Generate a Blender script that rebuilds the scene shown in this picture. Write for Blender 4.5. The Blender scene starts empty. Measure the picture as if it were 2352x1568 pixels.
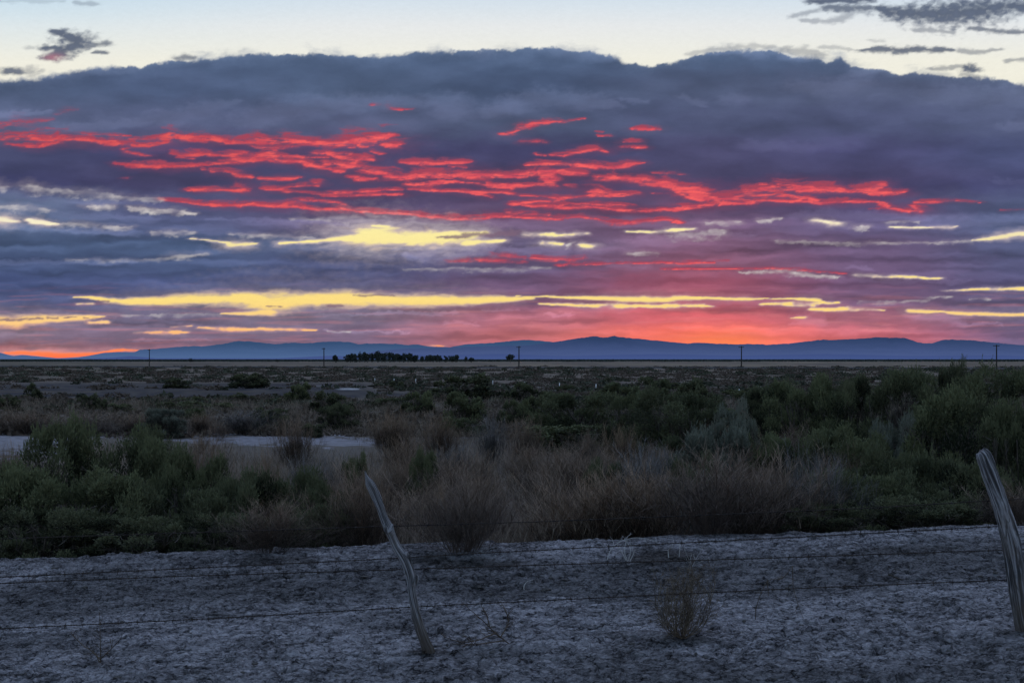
import numpy as np
# ------------------------------------------------------------------ noise in numpy
def _hash(ix, iy, seed):
    h = (ix.astype(np.int64)*374761393 + iy.astype(np.int64)*668265263 + seed*1442695041) & 0xffffffff
    h = ((h ^ (h >> 13))*1274126177) & 0xffffffff
    h = h ^ (h >> 16)
    return h
def gnoise(x, y, seed=0):
    x0 = np.floor(x); y0 = np.floor(y); fx = x-x0; fy = y-y0
    ix = x0.astype(np.int64); iy = y0.astype(np.int64)
    u = fx*fx*fx*(fx*(fx*6-15)+10); v = fy*fy*fy*(fy*(fy*6-15)+10)
    def g(a, b, dx, dy):
        t = _hash(a, b, seed).astype(np.float64)*(2*np.pi/4294967296.0)
        return np.cos(t)*dx + np.sin(t)*dy
    n00 = g(ix, iy, fx, fy); n10 = g(ix+1, iy, fx-1, fy)
    n01 = g(ix, iy+1, fx, fy-1); n11 = g(ix+1, iy+1, fx-1, fy-1)
    return 1.5*((n00*(1-u)+n10*u)*(1-v) + (n01*(1-u)+n11*u)*v)
def fbm(x, y, octv=5, seed=0, gain=0.5):
    s = np.zeros_like(x); a = 1.0; t = 0.0; f = 1.0
    for o in range(octv):
        s += a*gnoise(x*f + 17.3*o, y*f - 9.1*o, seed+o); t += a; a *= gain; f *= 2.03
    return s/t*1.6
def sstep(a, b, x):
    t = np.clip((x-a)/(b-a), 0, 1); return t*t*(3-2*t)
def lin(c):
    c = np.asarray(c, dtype=np.float64)/255.0
    return np.where(c <= 0.04045, c/12.92, ((c+0.055)/1.055)**2.4)

# ------------------------------------------------------------------ the evening sky as a function of direction
TG = {'L1': (0, 0, 1.68), 'C1': (1300, 0, 1.568), 'R1': (2700, 0, 1.685),
      'L2': (0, 700, 1.68), 'C2': (1300, 700, 1.568), 'R2': (2700, 700, 1.685)}
def conv(tag, pts):
    ox, oy, s = TG[tag]; q = s*1.74150
    return [((p[0]/s+ox)/1.7415, (p[1]/s+oy)/1.7415, p[2]/q) for p in pts]
RED = [
('L1',.5,[(-60,850,22),(120,830,28),(240,820,18),(350,800,10)]),
('L1',.35,[(380,770,12),(460,745,14),(520,740,6)]),('L1',.4,[(300,865,6),(360,868,5)]),
('L1',.8,[(-60,940,15),(80,920,25),(180,910,30),(300,930,30),(420,925,28)]),
('L1',.85,[(60,970,10),(200,985,14),(280,985,12),(330,965,20),(400,955,20)]),
('L1',1,[(420,930,22),(560,940,25),(700,950,22),(820,965,20),(900,980,15),(1000,975,18),(1080,950,35),(1150,915,30),(1250,925,28),(1400,935,28),(1600,955,22),(1750,945,28),(1900,940,26),(2050,955,22),(2200,965,20),(2352,965,25)]),
('L1',.7,[(560,900,8),(700,905,8),(880,915,6)]),('L1',.5,[(880,930,8),(1000,935,10),(1080,920,12)]),
('L1',.8,[(830,1000,10),(870,1025,12),(930,1035,12),(1000,1045,10)]),
('L1',.9,[(1150,1035,12),(1250,1045,22),(1350,1035,22),(1450,1045,15),(1550,1045,20),(1640,1030,22)]),
('L1',.7,[(1200,1060,12),(1300,1065,14)]),
('L1',.8,[(1640,1035,18),(1750,1045,14),(1830,1020,25),(1900,1000,30),(1950,980,14)]),
('L1',.6,[(1700,985,10),(1850,990,10),(2000,990,8)]),
('L1',.8,[(2090,1025,8),(2200,1030,10),(2260,1050,12),(2320,1070,12)]),('L1',.7,[(2200,1020,8),(2352,1035,10)]),
('L1',1,[(770,1100,8),(900,1112,15),(1050,1115,18),(1200,1115,18),(1350,1110,16),(1480,1095,16),(1600,1085,18),(1750,1070,16),(1900,1075,18),(2000,1085,18),(2100,1110,20),(2200,1135,18),(2300,1155,14)]),
('L1',.85,[(1480,1090,12),(1600,1065,12),(1750,1050,14),(1900,1050,14),(2050,1055,10),(2200,1060,8)]),
('L1',.8,[(1350,1135,8),(1440,1145,14),(1530,1150,14),(1590,1175,16),(1650,1190,16),(1700,1192,8)]),
('L1',.9,[(1760,1200,8),(1860,1203,12),(1940,1200,12),(2020,1188,5)]),
('L1',.95,[(1240,1275,6),(1350,1272,12),(1480,1275,12),(1570,1280,14),(1625,1270,25)]),
('L1',.85,[(1790,1265,14),(1860,1270,12),(1950,1255,12),(2050,1245,10),(2150,1247,8)]),
('L1',.9,[(1800,1270,12),(1930,1285,12),(2100,1298,8),(2352,1297,10)]),
('L1',.9,[(2115,1230,12),(2145,1230,12)]),('L1',.4,[(810,1200,5),(860,1198,6)]),
('L1',.9,[(2200,1100,18),(2280,1095,24),(2352,1100,28)]),
('C1',1,[(0,905,22),(100,895,25),(200,890,40),(300,880,45),(400,850,20)]),
('C1',1,[(380,910,22),(430,918,18),(470,905,12)]),('C1',.7,[(150,925,8),(300,915,12)]),
('C1',.8,[(300,950,12),(340,962,10)]),('C1',.9,[(40,960,10),(100,985,16),(180,1000,20),(240,990,18),(300,1000,12)]),
('C1',1,[(0,1020,18),(100,1030,28),(200,1050,22),(300,1075,25),(400,1100,26),(520,1110,22),(650,1100,26),(800,1105,26),(900,1100,26),(1050,1105,22),(1180,1110,22),(1280,1090,22)]),
('C1',.9,[(0,1050,16),(80,1075,16),(120,1075,10)]),('C1',.85,[(150,1110,10),(220,1115,20),(280,1110,25)]),
('C1',.95,[(490,1015,8),(560,1020,14),(650,1030,18),(750,1025,16),(850,1020,12),(910,1015,5)]),
('C1',.6,[(770,1045,5),(880,1050,6)]),('C1',1,[(540,1150,16),(620,1150,24),(700,1145,24),(800,1130,20)]),
('C1',1,[(800,1130,15),(950,1140,20),(1050,1160,22),(1200,1170,22),(1350,1165,18),(1440,1170,16)]),
('C1',1,[(1280,1085,22),(1400,1065,20),(1500,1080,22),(1620,1090,14)]),
('C1',1,[(1260,1035,6),(1350,1030,12),(1480,1030,14),(1600,1035,18),(1700,1045,18),(1800,1050,16),(1900,1035,16),(2010,1018,6)]),
('C1',.95,[(1400,1100,24),(1450,1120,20),(1400,1140,14)]),('C1',.8,[(1380,1110,20),(1420,1150,20)]),
('C1',1,[(1690,1110,10),(1800,1110,16),(1900,1125,20),(2000,1130,20),(2100,1150,24),(2200,1170,26),(2352,1200,30)]),
('C1',.8,[(2000,1160,10),(2100,1175,14),(2200,1195,14)]),('C1',.5,[(2040,1085,6),(2120,1085,8),(2200,1090,8),(2260,1095,5)]),
('C1',.95,[(1510,1160,10),(1550,1172,12),(1570,1175,6)]),('C1',1,[(1670,1200,22),(1720,1200,22),(1800,1215,12),(1880,1215,8)]),
('C1',.8,[(0,1210,8),(150,1205,10),(250,1200,8),(350,1190,10),(490,1190,6)]),
('C1',.8,[(0,1230,8),(200,1225,10),(350,1215,10),(480,1220,10)]),
('C1',.85,[(600,1195,6),(800,1200,10),(950,1205,10),(1100,1205,10),(1250,1225,8),(1450,1240,8)]),
('C1',.5,[(300,660,8),(350,660,8)]),('C1',.55,[(390,665,10),(430,680,12),(470,690,10)]),('C1',.45,[(500,688,7),(540,688,7)]),
('C1',.8,[(1110,840,10),(1170,830,16),(1220,810,16),(1260,795,16),(1300,775,14),(1400,765,14),(1500,765,10),(1620,745,5)]),
('C1',.85,[(1235,888,8),(1310,888,10),(1385,893,5)]),('C1',.6,[(1700,828,5),(1740,828,5)]),('C1',.7,[(1710,853,6),(1795,853,6)]),
('C1',.85,[(1940,805,10),(2000,805,15),(2090,808,10)]),('C1',.85,[(1870,890,8),(1920,888,12),(1965,890,8)]),
('C1',.9,[(1850,925,8),(1930,925,9),(2005,928,8)]),('C1',.8,[(1320,970,6),(1390,975,5)]),
('C1',1,[(1420,972,7),(1500,975,12),(1560,962,12),(1620,950,14),(1700,935,14),(1750,945,12)]),
('C2',1,[(0,215,12),(100,215,14),(200,230,14),(350,235,14),(500,245,14),(650,260,14),(800,272,14),(950,272,14),(1050,262,14),(1150,258,12),(1280,265,12),(1400,275,14),(1500,265,12),(1600,262,10)]),
('L2',1,[(1080,165,5),(1200,178,10),(1350,195,12),(1500,205,14),(1700,200,16),(1850,205,16),(2000,215,16),(2150,235,14),(2352,240,14)]),
('L2',.7,[(1900,190,10),(2000,175,14),(2150,172,12),(2250,180,8)]),
('C2',.95,[(1600,262,12),(1700,280,14),(1800,305,14),(1950,298,12),(2050,290,12),(2130,278,12),(2220,300,8)]),
('C2',.6,[(0,165,8),(80,170,10),(130,185,8)]),('C2',.85,[(530,90,6),(700,95,8),(900,105,10),(1000,130,10),(1040,140,8)]),
('C2',.95,[(1160,185,8),(1280,170,14),(1400,155,16),(1550,140,14),(1700,125,12),(1850,130,10),(1960,115,10)]),
('C2',.95,[(1250,190,8),(1400,200,14),(1500,205,16),(1650,195,12),(1750,210,14),(1900,225,14),(2050,225,12),(2200,210,12),(2352,195,18)]),
('C2',.8,[(1420,200,12),(1560,185,14),(1800,185,10),(1930,195,8)]),('C2',.6,[(1150,230,10),(1250,240,10),(1400,250,10)]),
('C2',1,[(1700,30,14),(1850,28,16),(2000,45,18),(2100,60,20),(2200,80,24),(2352,130,30)]),
('C2',1,[(2250,130,20),(2352,150,20)]),('C2',.7,[(2050,115,8),(2200,105,10)]),
('C2',.55,[(780,545,10),(880,540,12),(1000,530,16),(1120,540,16),(1240,550,12)]),('C2',.5,[(1040,505,14),(1150,510,20),(1250,520,12)]),
('C2',.6,[(1300,520,14),(1450,530,20),(1600,520,14)]),('C2',.75,[(1460,565,8),(1550,562,12),(1700,560,8),(1850,555,6),(2100,548,6),(2352,548,8)]),
('C2',.7,[(2100,590,5),(2352,592,8)]),
('R2',1,[(0,85,28),(80,120,30),(180,155,22),(300,165,22),(420,150,26),(500,115,28),(600,95,22),(700,90,30),(850,95,30),(1000,100,28),(1150,105,24),(1300,100,22),(1400,65,16)]),
('R2',.8,[(700,60,6),(800,65,8),(850,72,8)]),('R2',.8,[(575,62,7),(615,62,6)]),
('R2',1,[(1300,120,22),(1400,125,24),(1500,120,18),(1550,110,10)]),
('R2',1,[(450,150,22),(600,140,22),(750,140,18),(900,150,14),(960,170,14)]),
('R2',1,[(0,215,18),(150,205,18),(300,195,18),(450,185,14),(600,170,14),(750,175,14),(900,175,14),(980,190,12),(1100,180,14),(1250,180,14),(1350,170,12),(1400,190,18),(1450,220,16),(1550,240,14),(1650,240,18),(1600,210,12)]),
('R2',.65,[(1620,185,8),(1700,180,10),(1800,178,10),(1900,172,8),(2050,185,5)]),
('R2',.9,[(0,235,12),(60,232,10)]),('R2',.8,[(0,310,12),(40,320,8)]),('R2',.5,[(1300,228,4),(1380,228,4)]),('R2',.4,[(2200,235,4),(2400,235,4)]),
('R2',.85,[(0,590,7),(60,598,8),(200,590,8),(270,592,5)]),('R2',.5,[(270,580,4),(360,574,3)]),
('R2',.7,[(0,632,6),(300,632,6),(500,630,7),(700,632,8),(850,640,8),(1000,655,6),(1150,665,5)]),
]
# dark holes laid back over the red
DARK = [
('L1',.9,[(1080,985,10),(1200,970,14),(1400,980,18),(1600,990,16),(1700,1000,10)]),
('L1',.8,[(1050,1060,10),(1300,1090,10),(1450,1075,8)]),
('L1',.8,[(1900,1010,14),(1960,1010,16),(2060,1025,14)]),('L1',.8,[(865,980,16),(885,985,8)]),
('C1',.8,[(160,1070,12),(220,1060,12)]),('C1',.7,[(340,885,7),(400,888,9)]),
('C1',.9,[(1070,1138,8),(1160,1135,14),(1310,1132,12)]),('C1',.9,[(1220,1195,14),(1400,1190,24),(1560,1195,24),(1650,1180,12)]),
('C1',.85,[(1700,1140,12),(1800,1160,20),(1950,1175,22),(2150,1200,18)]),('C1',.8,[(1440,1050,12),(1520,1055,10)]),
('C1',.9,[(540,1140,6),(820,1120,5),(900,1130,8),(1000,1150,8)]),
('R2',.9,[(980,150,10),(1100,140,18),(1250,145,16),(1350,155,14)]),('R2',.9,[(1350,150,14),(1440,165,16),(1520,195,18),(1580,190,10)]),
('R2',.6,[(480,150,10),(620,155,8),(720,128,6),(860,132,6)]),('R2',.6,[(0,165,8),(60,175,10),(200,185,6)]),
('C2',.8,[(1800,158,10),(2000,155,14),(2200,155,10)]),('C2',.8,[(1930,200,12),(2100,190,16),(2220,190,8)]),
('C2',.8,[(1560,170,10),(1650,160,6)]),('C2',.8,[(1750,245,14),(1900,260,20),(2100,245,18)]),
]
CLEAR = [
('L2',1,[(500,820,5),(600,820,8),(730,840,18),(900,850,26),(1100,845,32),(1300,835,38),(1500,830,45),(1700,835,50),(1800,860,65),(1900,850,62),(2100,835,50),(2352,830,50)]),
('L2',1,[(1500,930,6),(1600,930,12),(1700,930,20),(1800,920,25)]),('L2',.8,[(520,867,4),(620,865,6)]),
('L2',1,[(-80,985,42),(100,985,40),(200,975,32),(350,965,26),(500,960,22),(620,955,16),(700,950,5)]),
('L2',.9,[(600,990,8),(710,988,8)]),('L2',.95,[(900,1062,3),(1000,1058,6),(1100,1055,10),(1200,1055,10),(1270,1055,4)]),
('L2',.8,[(1150,1020,3),(1280,1016,4)]),
('L2',.95,[(1340,1025,6),(1450,1030,8),(1550,1038,10),(1700,1035,9),(1850,1038,8),(2000,1042,6),(2120,1043,3)]),
('L2',.6,[(2200,1047,2),(2350,1047,3)]),
('L2',1,[(40,1195,10),(130,1195,14),(250,1200,22),(400,1212,24),(550,1210,18),(650,1200,12),(750,1185,12),(830,1175,10),(920,1178,6)]),
('L2',.95,[(-80,295,18),(40,305,22),(100,315,12)]),('L2',1,[(190,300,10),(250,315,14),(330,325,10),(380,328,5)]),
('L2',.5,[(400,330,10),(440,325,8),(560,330,10),(640,340,8)]),('L2',.5,[(700,350,8),(880,348,6)]),
('L2',.5,[(-60,215,6),(100,210,12),(200,225,10),(330,238,6)]),('L2',.75,[(610,210,8),(680,210,9),(760,210,6)]),
('L2',.7,[(860,220,6),(950,228,8),(1100,235,8),(1200,245,8),(1310,258,5)]),('L2',.6,[(-40,60,14),(30,80,10)]),
('L2',.6,[(190,70,14),(230,85,14),(260,95,10)]),
('L2',.42,[(260,95,8),(400,105,10),(550,115,10),(700,130,12),(850,145,8),(1000,155,8),(1080,165,6)]),
('L2',.45,[(1030,385,5),(1150,380,8),(1300,383,5)]),('L2',.4,[(1200,540,12),(1300,535,8),(1380,525,5)]),
('L2',.25,[(450,568,5),(700,570,5),(1050,570,5),(1200,545,5)]),
('L2',.5,[(1540,395,4),(1700,397,6),(1850,405,6),(2000,415,6),(2150,425,5)]),
('L2',.9,[(1280,430,3),(1400,438,4),(1530,455,8),(1560,470,16),(1650,465,14),(1730,462,5)]),
('L2',1,[(1900,462,10),(2000,450,6),(2100,445,8),(2200,435,14),(2352,415,18)]),
('L2',.4,[(1950,290,4),(2100,295,6),(2250,310,6),(2352,320,5)]),
('L2',.3,[(500,935,3),(800,938,4),(1100,935,4),(1500,930,4)]),
('C2',1,[(300,320,6),(400,320,8)]),
('C2',1,[(0,408,10),(100,400,18),(200,400,40),(300,385,60),(400,385,55),(500,395,50),(700,395,48),(900,380,30),(1000,360,12)]),
('C2',1,[(900,425,18),(1050,415,12),(1120,410,8)]),('C2',.95,[(1260,370,8),(1400,378,10),(1550,372,8),(1650,365,5)]),
('C2',.9,[(1370,430,10),(1470,432,8)]),('C2',.8,[(1620,445,10),(1690,448,8)]),('C2',.7,[(1520,440,8),(1540,430,8)]),
('C2',1,[(1900,356,4),(2050,360,6),(2200,345,8),(2310,337,4)]),('C2',.4,[(1900,485,5),(2060,488,5)]),
('C2',.3,[(500,590,4),(800,588,6),(1150,588,6),(1400,580,4)]),
('C2',1,[(-40,785,48),(200,780,45),(400,785,40),(600,785,40),(720,785,38),(850,788,30),(1000,782,26),(1150,778,18),(1300,770,8)]),
('C2',1,[(1200,760,3),(1400,762,5),(1600,770,10),(1800,775,16),(2000,780,20),(2150,778,18),(2250,765,8),(2352,765,5)]),
('C2',1,[(1350,805,4),(1500,812,6),(1650,818,10),(1800,822,12),(2000,822,8),(2352,820,10)]),
('C2',.9,[(690,1073,6),(735,1073,4)]),
('R2',1,[(0,830,18),(100,830,14),(200,828,10),(350,833,10),(500,838,10),(590,835,5)]),
('R2',1,[(600,832,4),(800,835,6),(880,835,10),(960,845,14),(1000,855,10)]),
('R2',1,[(580,872,5),(750,872,8),(900,868,12),(1000,862,10),(1100,862,5)]),('R2',1,[(0,880,10),(150,882,8),(260,882,3)]),
('R2',1,[(910,905,6),(1000,910,10),(1150,905,10),(1280,905,7),(1410,912,3)]),
('R2',1,[(1590,915,12),(1700,920,12),(1800,922,8),(1900,930,12),(2000,935,14),(2150,938,14),(2430,940,12)]),
('R2',.9,[(780,962,3),(880,958,6)]),('R2',.9,[(1800,780,2),(2000,772,5),(2150,770,7),(2250,765,10),(2430,768,10)]),
('R2',.4,[(1650,825,4),(1860,815,4)]),('R2',.5,[(2000,833,3),(2130,833,3)]),('R2',.35,[(1250,850,4),(1500,855,4),(1700,840,3)]),
('R2',.7,[(430,650,3),(600,648,5),(700,650,7),(850,662,8),(950,672,6),(1100,690,4)]),
('R2',.8,[(1220,675,7),(1400,685,7),(1600,685,7),(1700,695,5),(1800,697,4)]),
('R2',.9,[(0,372,6),(60,365,6),(130,358,4)]),('R2',.7,[(215,325,8),(300,322,8),(420,318,6)]),
('R2',.7,[(560,308,5),(650,300,5),(720,290,3)]),('R2',.8,[(950,305,10),(1050,325,12),(1120,330,8)]),
('R2',.7,[(1230,350,8),(1300,350,6)]),('R2',.8,[(1450,350,4),(1650,357,5),(1850,350,6),(1900,345,3)]),
('R2',.4,[(1400,320,4),(1640,310,4)]),('R2',.5,[(270,373,6),(320,373,6)]),('R2',.3,[(0,395,16),(150,390,14),(300,400,10)]),
('R2',.9,[(2000,440,3),(2130,430,8),(2220,410,14),(2300,395,14),(2430,400,18)]),('R2',.4,[(1300,458,5),(1700,455,4),(2000,440,5)]),
('R2',.3,[(700,445,5),(1000,450,6),(1300,462,5)]),
]
# small clouds standing in the clear sky
SPOT = [
('L1',1,[(365,215,18),(400,225,26),(430,240,10)]),('L1',1,[(460,240,35),(500,260,45),(520,300,40),(480,320,30)]),
('L1',1,[(310,320,18),(360,325,14),(420,330,20)]),('L1',1,[(320,390,18),(370,375,32),(430,345,34),(480,320,24)]),
('L1',.85,[(540,320,22),(620,300,20),(700,288,18),(725,285,12)]),('L1',.9,[(630,362,8),(680,355,14),(715,362,8)]),
('L1',.5,[(560,235,12),(600,240,10)]),('L1',.35,[(190,322,10),(225,320,8)]),('L1',.95,[(30,485,18),(80,475,26),(120,485,22)]),
('L1',.5,[(170,480,24),(200,480,28)]),('L1',.75,[(1200,390,14),(1240,385,18),(1290,390,10)]),
('L1',.4,[(510,20,12),(560,30,18),(630,30,16)]),('L1',.25,[(0,10,14),(150,5,12),(300,15,14),(420,5,8)]),
('R1',1,[(940,5,22),(980,10,22),(1100,5,18),(1300,5,18)]),('R1',.9,[(1020,55,20),(1150,60,28),(1300,55,26)]),
('R1',.5,[(800,120,12),(860,100,14),(930,75,14),(1000,60,14)]),('R1',.5,[(880,145,12),(980,140,16),(1100,140,20),(1180,90,22),(1250,80,20)]),
('R1',1,[(1350,50,18),(1450,85,40),(1550,90,55),(1700,95,75),(1850,90,90),(2000,80,85),(2100,60,70),(2200,45,50),(2400,40,55)]),
('R1',.6,[(1620,200,12),(1750,205,16),(1870,220,12)]),('R1',.85,[(2000,195,14),(2130,205,18),(2230,220,18),(2420,215,16)]),
('R1',.95,[(1240,345,12),(1380,335,22),(1500,335,24),(1650,335,20),(1800,338,18),(1880,342,10)]),
('R1',.6,[(1930,340,14),(2000,345,16),(2080,350,12),(2200,335,10)]),('R1',.6,[(2250,415,12),(2320,405,12),(2420,400,14)]),
('R1',.6,[(1740,460,12),(1850,460,12),(1930,450,12)]),('R1',1,[(1950,455,16),(1985,460,26),(2015,470,16)]),
('R1',.55,[(1960,500,18),(2000,520,20)]),('R1',.4,[(980,320,12),(1100,320,14),(1180,335,12)]),('R1',.3,[(1320,270,8),(1400,275,8)]),
('R1',.4,[(100,370,12),(250,335,16),(420,325,20),(560,310,20),(640,320,16)]),('R1',.5,[(720,335,20),(850,345,28),(960,370,26)]),
('C2',.9,[(700,392,5),(850,390,9),(920,375,15),(1050,372,18),(1200,360,12)]),
('L2',.9,[(-60,970,8),(100,970,10),(280,965,5)]),('L2',.8,[(320,958,5),(390,958,4)]),('L2',.9,[(440,957,5),(500,955,4)]),('L2',.8,[(570,963,5),(680,962,4)]),
('L2',.9,[(1800,882,4),(1880,882,5)]),('L2',.9,[(2210,880,8),(2290,880,6)]),('L2',.9,[(660,850,6),(730,852,5)]),
('C2',.8,[(170,752,3),(300,756,5),(430,758,4)]),('C2',.7,[(30,818,6),(90,818,5)]),
]
# paler swellings of cloud inside the bank  (soft)
PALE = [
('C2',.6,[(420,468,10),(700,462,12),(1000,455,10)]),('C2',.35,[(0,300,8),(150,310,8),(300,345,6)]),('L2',.4,[(1400,300,10),(1800,300,12),(2200,320,10)]),('R2',.3,[(1000,700,14),(1500,720,12),(2000,720,10)]),
('L1',.7,[(-60,775,20),(120,765,18),(300,750,14)]),('L1',.5,[(380,860,30),(650,845,30),(900,825,30),(1050,780,35),(1180,760,24)]),
('L1',.55,[(1150,800,45),(1350,740,45),(1500,700,30),(1580,680,18)]),('L1',.5,[(1700,800,60),(1950,740,70),(2150,700,70),(2352,700,60)]),
('C1',.6,[(0,660,30),(200,640,45),(400,640,45),(560,640,35)]),('C1',.6,[(700,640,50),(780,640,50),(800,700,50)]),
('C1',.75,[(1050,700,40),(1200,650,50),(1350,610,50),(1500,620,50),(1650,640,50),(1780,660,30)]),
('C1',.5,[(1890,630,14),(2000,635,12)]),('C1',.5,[(2260,610,16),(2352,640,16)]),('R1',.5,[(80,660,16),(150,690,18),(180,720,10)]),
('R1',.4,[(350,670,30),(450,680,30)]),('R1',.45,[(850,580,40),(1100,600,50),(1250,560,40)]),('R1',.5,[(2200,660,60),(2400,640,70)]),
('R1',.4,[(1800,640,60),(2050,660,60)]),('R1',.5,[(2230,860,30),(2420,840,40)]),('R1',.45,[(2170,1220,20),(2420,1230,30)]),('R1',.3,[(500,980,30),(900,990,30)]),
('C1',.45,[(950,330,30),(1000,350,30)]),('C1',.35,[(1500,340,30),(1750,370,26)]),('R1',.6,[(130,350,14),(320,345,16),(560,380,26)]),
('R1',.6,[(780,380,30),(900,390,26)]),('R1',.6,[(1200,500,26),(1380,470,20)]),
('L1',.4,[(400,500,30),(650,480,24),(880,470,20)]),
('L2',.5,[(-60,100,30),(400,170,20),(800,190,20),(1100,200,14)]),('L2',.5,[(-60,345,20),(300,360,20),(900,390,18)]),
('L2',.45,[(-60,590,18),(300,590,16),(900,590,12)]),('L2',.45,[(400,270,25),(700,280,20),(1000,300,20)]),('L2',.4,[(1350,510,20),(1700,500,20),(2000,490,25),(2250,480,25)]),
('L2',.35,[(2150,950,14),(2352,955,14)]),('L2',.35,[(900,1110,8),(1400,1110,8)]),('L2',.35,[(650,980,12),(1000,975,14),(1200,990,10)]),
('C2',.9,[(535,522,14),(560,515,20),(595,512,16)]),('C2',.8,[(620,530,20),(660,500,36),(700,480,24)]),('C2',.7,[(720,525,12),(745,520,12)]),
('C2',.65,[(770,520,18),(850,485,26),(950,460,16)]),('C2',.5,[(900,510,16),(1000,470,20),(1080,450,12)]),('C2',.5,[(1150,470,18),(1300,480,22),(1450,460,22)]),
('C2',.5,[(1450,500,24),(1500,450,20)]),('C2',.4,[(1600,490,24),(1800,450,30),(2000,420,26),(2300,380,20)]),('C2',.35,[(1800,560,20),(2000,570,14)]),
('C2',.6,[(0,880,8),(200,875,9),(400,865,9),(600,865,8),(780,870,12)]),('C2',.4,[(750,930,10),(950,930,10)]),('C2',.4,[(1000,850,8),(1200,850,6)]),
('C2',.5,[(1390,878,7),(1540,875,7)]),('C2',.5,[(0,975,6),(300,985,6),(520,990,6)]),
('R2',.5,[(800,280,20),(1000,250,24),(1300,270,24),(1700,290,26)]),('R2',.4,[(1700,330,24),(2100,310,30),(2420,290,30)]),('R2',.35,[(0,400,20),(500,400,14)]),
('R2',.5,[(1600,960,20),(1750,950,22),(1850,970,26),(1930,1010,14)]),('R2',.5,[(1930,1012,8),(2050,1008,7),(2180,1004,6)]),
('R2',.4,[(880,960,30),(950,990,30),(800,1000,14)]),('R2',.35,[(1200,620,14),(1300,630,10)]),
]
BANKTOP = [(-600,230),(-200,215),(0,182),(60,182),(140,168),(180,160),(260,152),(330,152),(380,143),(420,138),(480,132),(560,124),(600,122),(660,126),(720,122),(800,127),(900,128),(960,118),(1040,116),(1120,115),(1160,112),(1240,108),(1310,114),(1380,124),(1420,133),(1440,145),(1490,152),(1540,145),(1600,126),(1660,116),(1720,116),(1780,118),(1830,130),(1870,128),(1900,142),(1930,128),(1955,148),(1990,158),(2030,160),(2050,170),(2120,168),(2160,170),(2200,176),(2260,178),(2352,190),(2600,215),(3000,230)]
GX = [0,400,800,1200,1600,2000,2352]
GY = [120,200,280,350,420,470,520,560,610,650,690,730,770,820]
GC = [
[[76,98,134]]*7,
[[72,90,124],[70,88,124],[72,91,125],[64,82,116],[74,87,120],[78,89,122],[78,91,124]],
[[84,96,134],[76,86,122],[78,88,124],[72,84,118],[70,78,114],[72,80,118],[76,86,122]],
[[62,66,105],[60,60,104],[64,64,106],[60,58,100],[70,68,108],[70,70,115],[68,76,120]],
[[58,60,104],[62,58,95],[66,60,98],[68,60,96],[66,60,98],[66,60,100],[62,65,108]],
[[92,106,138],[80,82,120],[78,68,104],[82,64,95],[88,68,100],[78,68,105],[78,86,122]],
[[80,96,128],[80,88,124],[96,86,118],[110,88,118],[112,84,114],[96,86,122],[86,96,132]],
[[64,80,112],[68,85,118],[80,88,118],[96,86,116],[116,82,108],[98,80,112],[80,86,120]],
[[64,78,114],[70,84,120],[74,80,116],[88,78,110],[128,80,102],[100,80,112],[84,84,120]],
[[62,74,114],[68,78,118],[76,78,114],[100,76,106],[150,78,98],[102,77,108],[84,80,116]],
[[76,84,122],[84,84,118],[90,84,115],[118,84,112],[158,88,104],[110,83,112],[92,85,116]],
[[110,95,120],[104,95,120],[108,95,118],[168,100,115],[215,98,105],[158,98,116],[105,92,120]],
[[122,102,122],[118,100,122],[118,98,122],[188,105,110],[245,110,95],[188,98,112],[112,92,124]],
[[180,110,110],[150,100,115],[130,95,118],[188,100,112],[250,110,80],[178,95,108],[116,93,125]]]
def _interp_grid(px, py):
    g = lin(np.array(GC, float))
    gx = np.array(GX, float); gy = np.array(GY, float)
    x = np.clip(px, gx[0], gx[-1]); y = np.clip(py, gy[0], gy[-1])
    i = np.clip(np.searchsorted(gx, x)-1, 0, len(gx)-2); j = np.clip(np.searchsorted(gy, y)-1, 0, len(gy)-2)
    u = (x-gx[i])/(gx[i+1]-gx[i]); v = (y-gy[j])/(gy[j+1]-gy[j])
    u = u*u*(3-2*u); v = v*v*(3-2*v)
    u = u[..., None]; v = v[..., None]
    return (g[j, i]*(1-u)+g[j, i+1]*u)*(1-v) + (g[j+1, i]*(1-u)+g[j+1, i+1]*u)*v
def stroke_field(X, Y, strokes, n, rough, soft, grow=1.0, pw=1.0, up=1.0, dn=1.0, union=False, hi=None):
    lo = -soft; hi = soft if hi is None else hi
    """X, Y flat arrays (already warped); n: detail noise; returns max coverage over the strokes"""
    out = np.zeros_like(X)
    order = np.argsort(Y, kind='stable'); Ys = Y[order]
    for tag, inten, pts in strokes:
        P = conv(tag, pts)
        xs = [p[0] for p in P]; ys = [p[1] for p in P]; hs = max(p[2] for p in P)*grow
        m = hs*2.2+3
        a = np.searchsorted(Ys, min(ys)-m); b = np.searchsorted(Ys, max(ys)+m)
        idx = order[a:b]
        xx = X[idx]; k = (xx > min(xs)-m*2.5) & (xx < max(xs)+m*2.5); idx = idx[k]
        if not len(idx): continue
        xx = X[idx]; yy = Y[idx]; best = np.full(len(idx), -9.0)
        for (x0, y0, h0), (x1, y1, h1) in zip(P[:-1], P[1:]):
            dx, dy = x1-x0, y1-y0; L = max(dx*dx+dy*dy*4, 1e-6)
            t = np.clip(((xx-x0)*dx+(yy-y0)*dy*4)/L, 0, 1)
            h = (h0+(h1-h0)*t)*grow
            ex = (xx-(x0+dx*t))/2.6; ey = yy-(y0+dy*t)
            if up != 1.0: ey = np.where(ey < 0, ey/up, ey)
            if dn != 1.0: ey = np.where(ey > 0, ey/dn, ey)
            d = np.sqrt(ex*ex+ey*ey)/np.maximum(h, .6)
            best = np.maximum(best, 1-d)
        v = sstep(lo, hi, best + rough*n[idx])**pw*inten
        out[idx] = 1-(1-out[idx])*(1-v) if union else np.maximum(out[idx], v)
    return out
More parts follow.
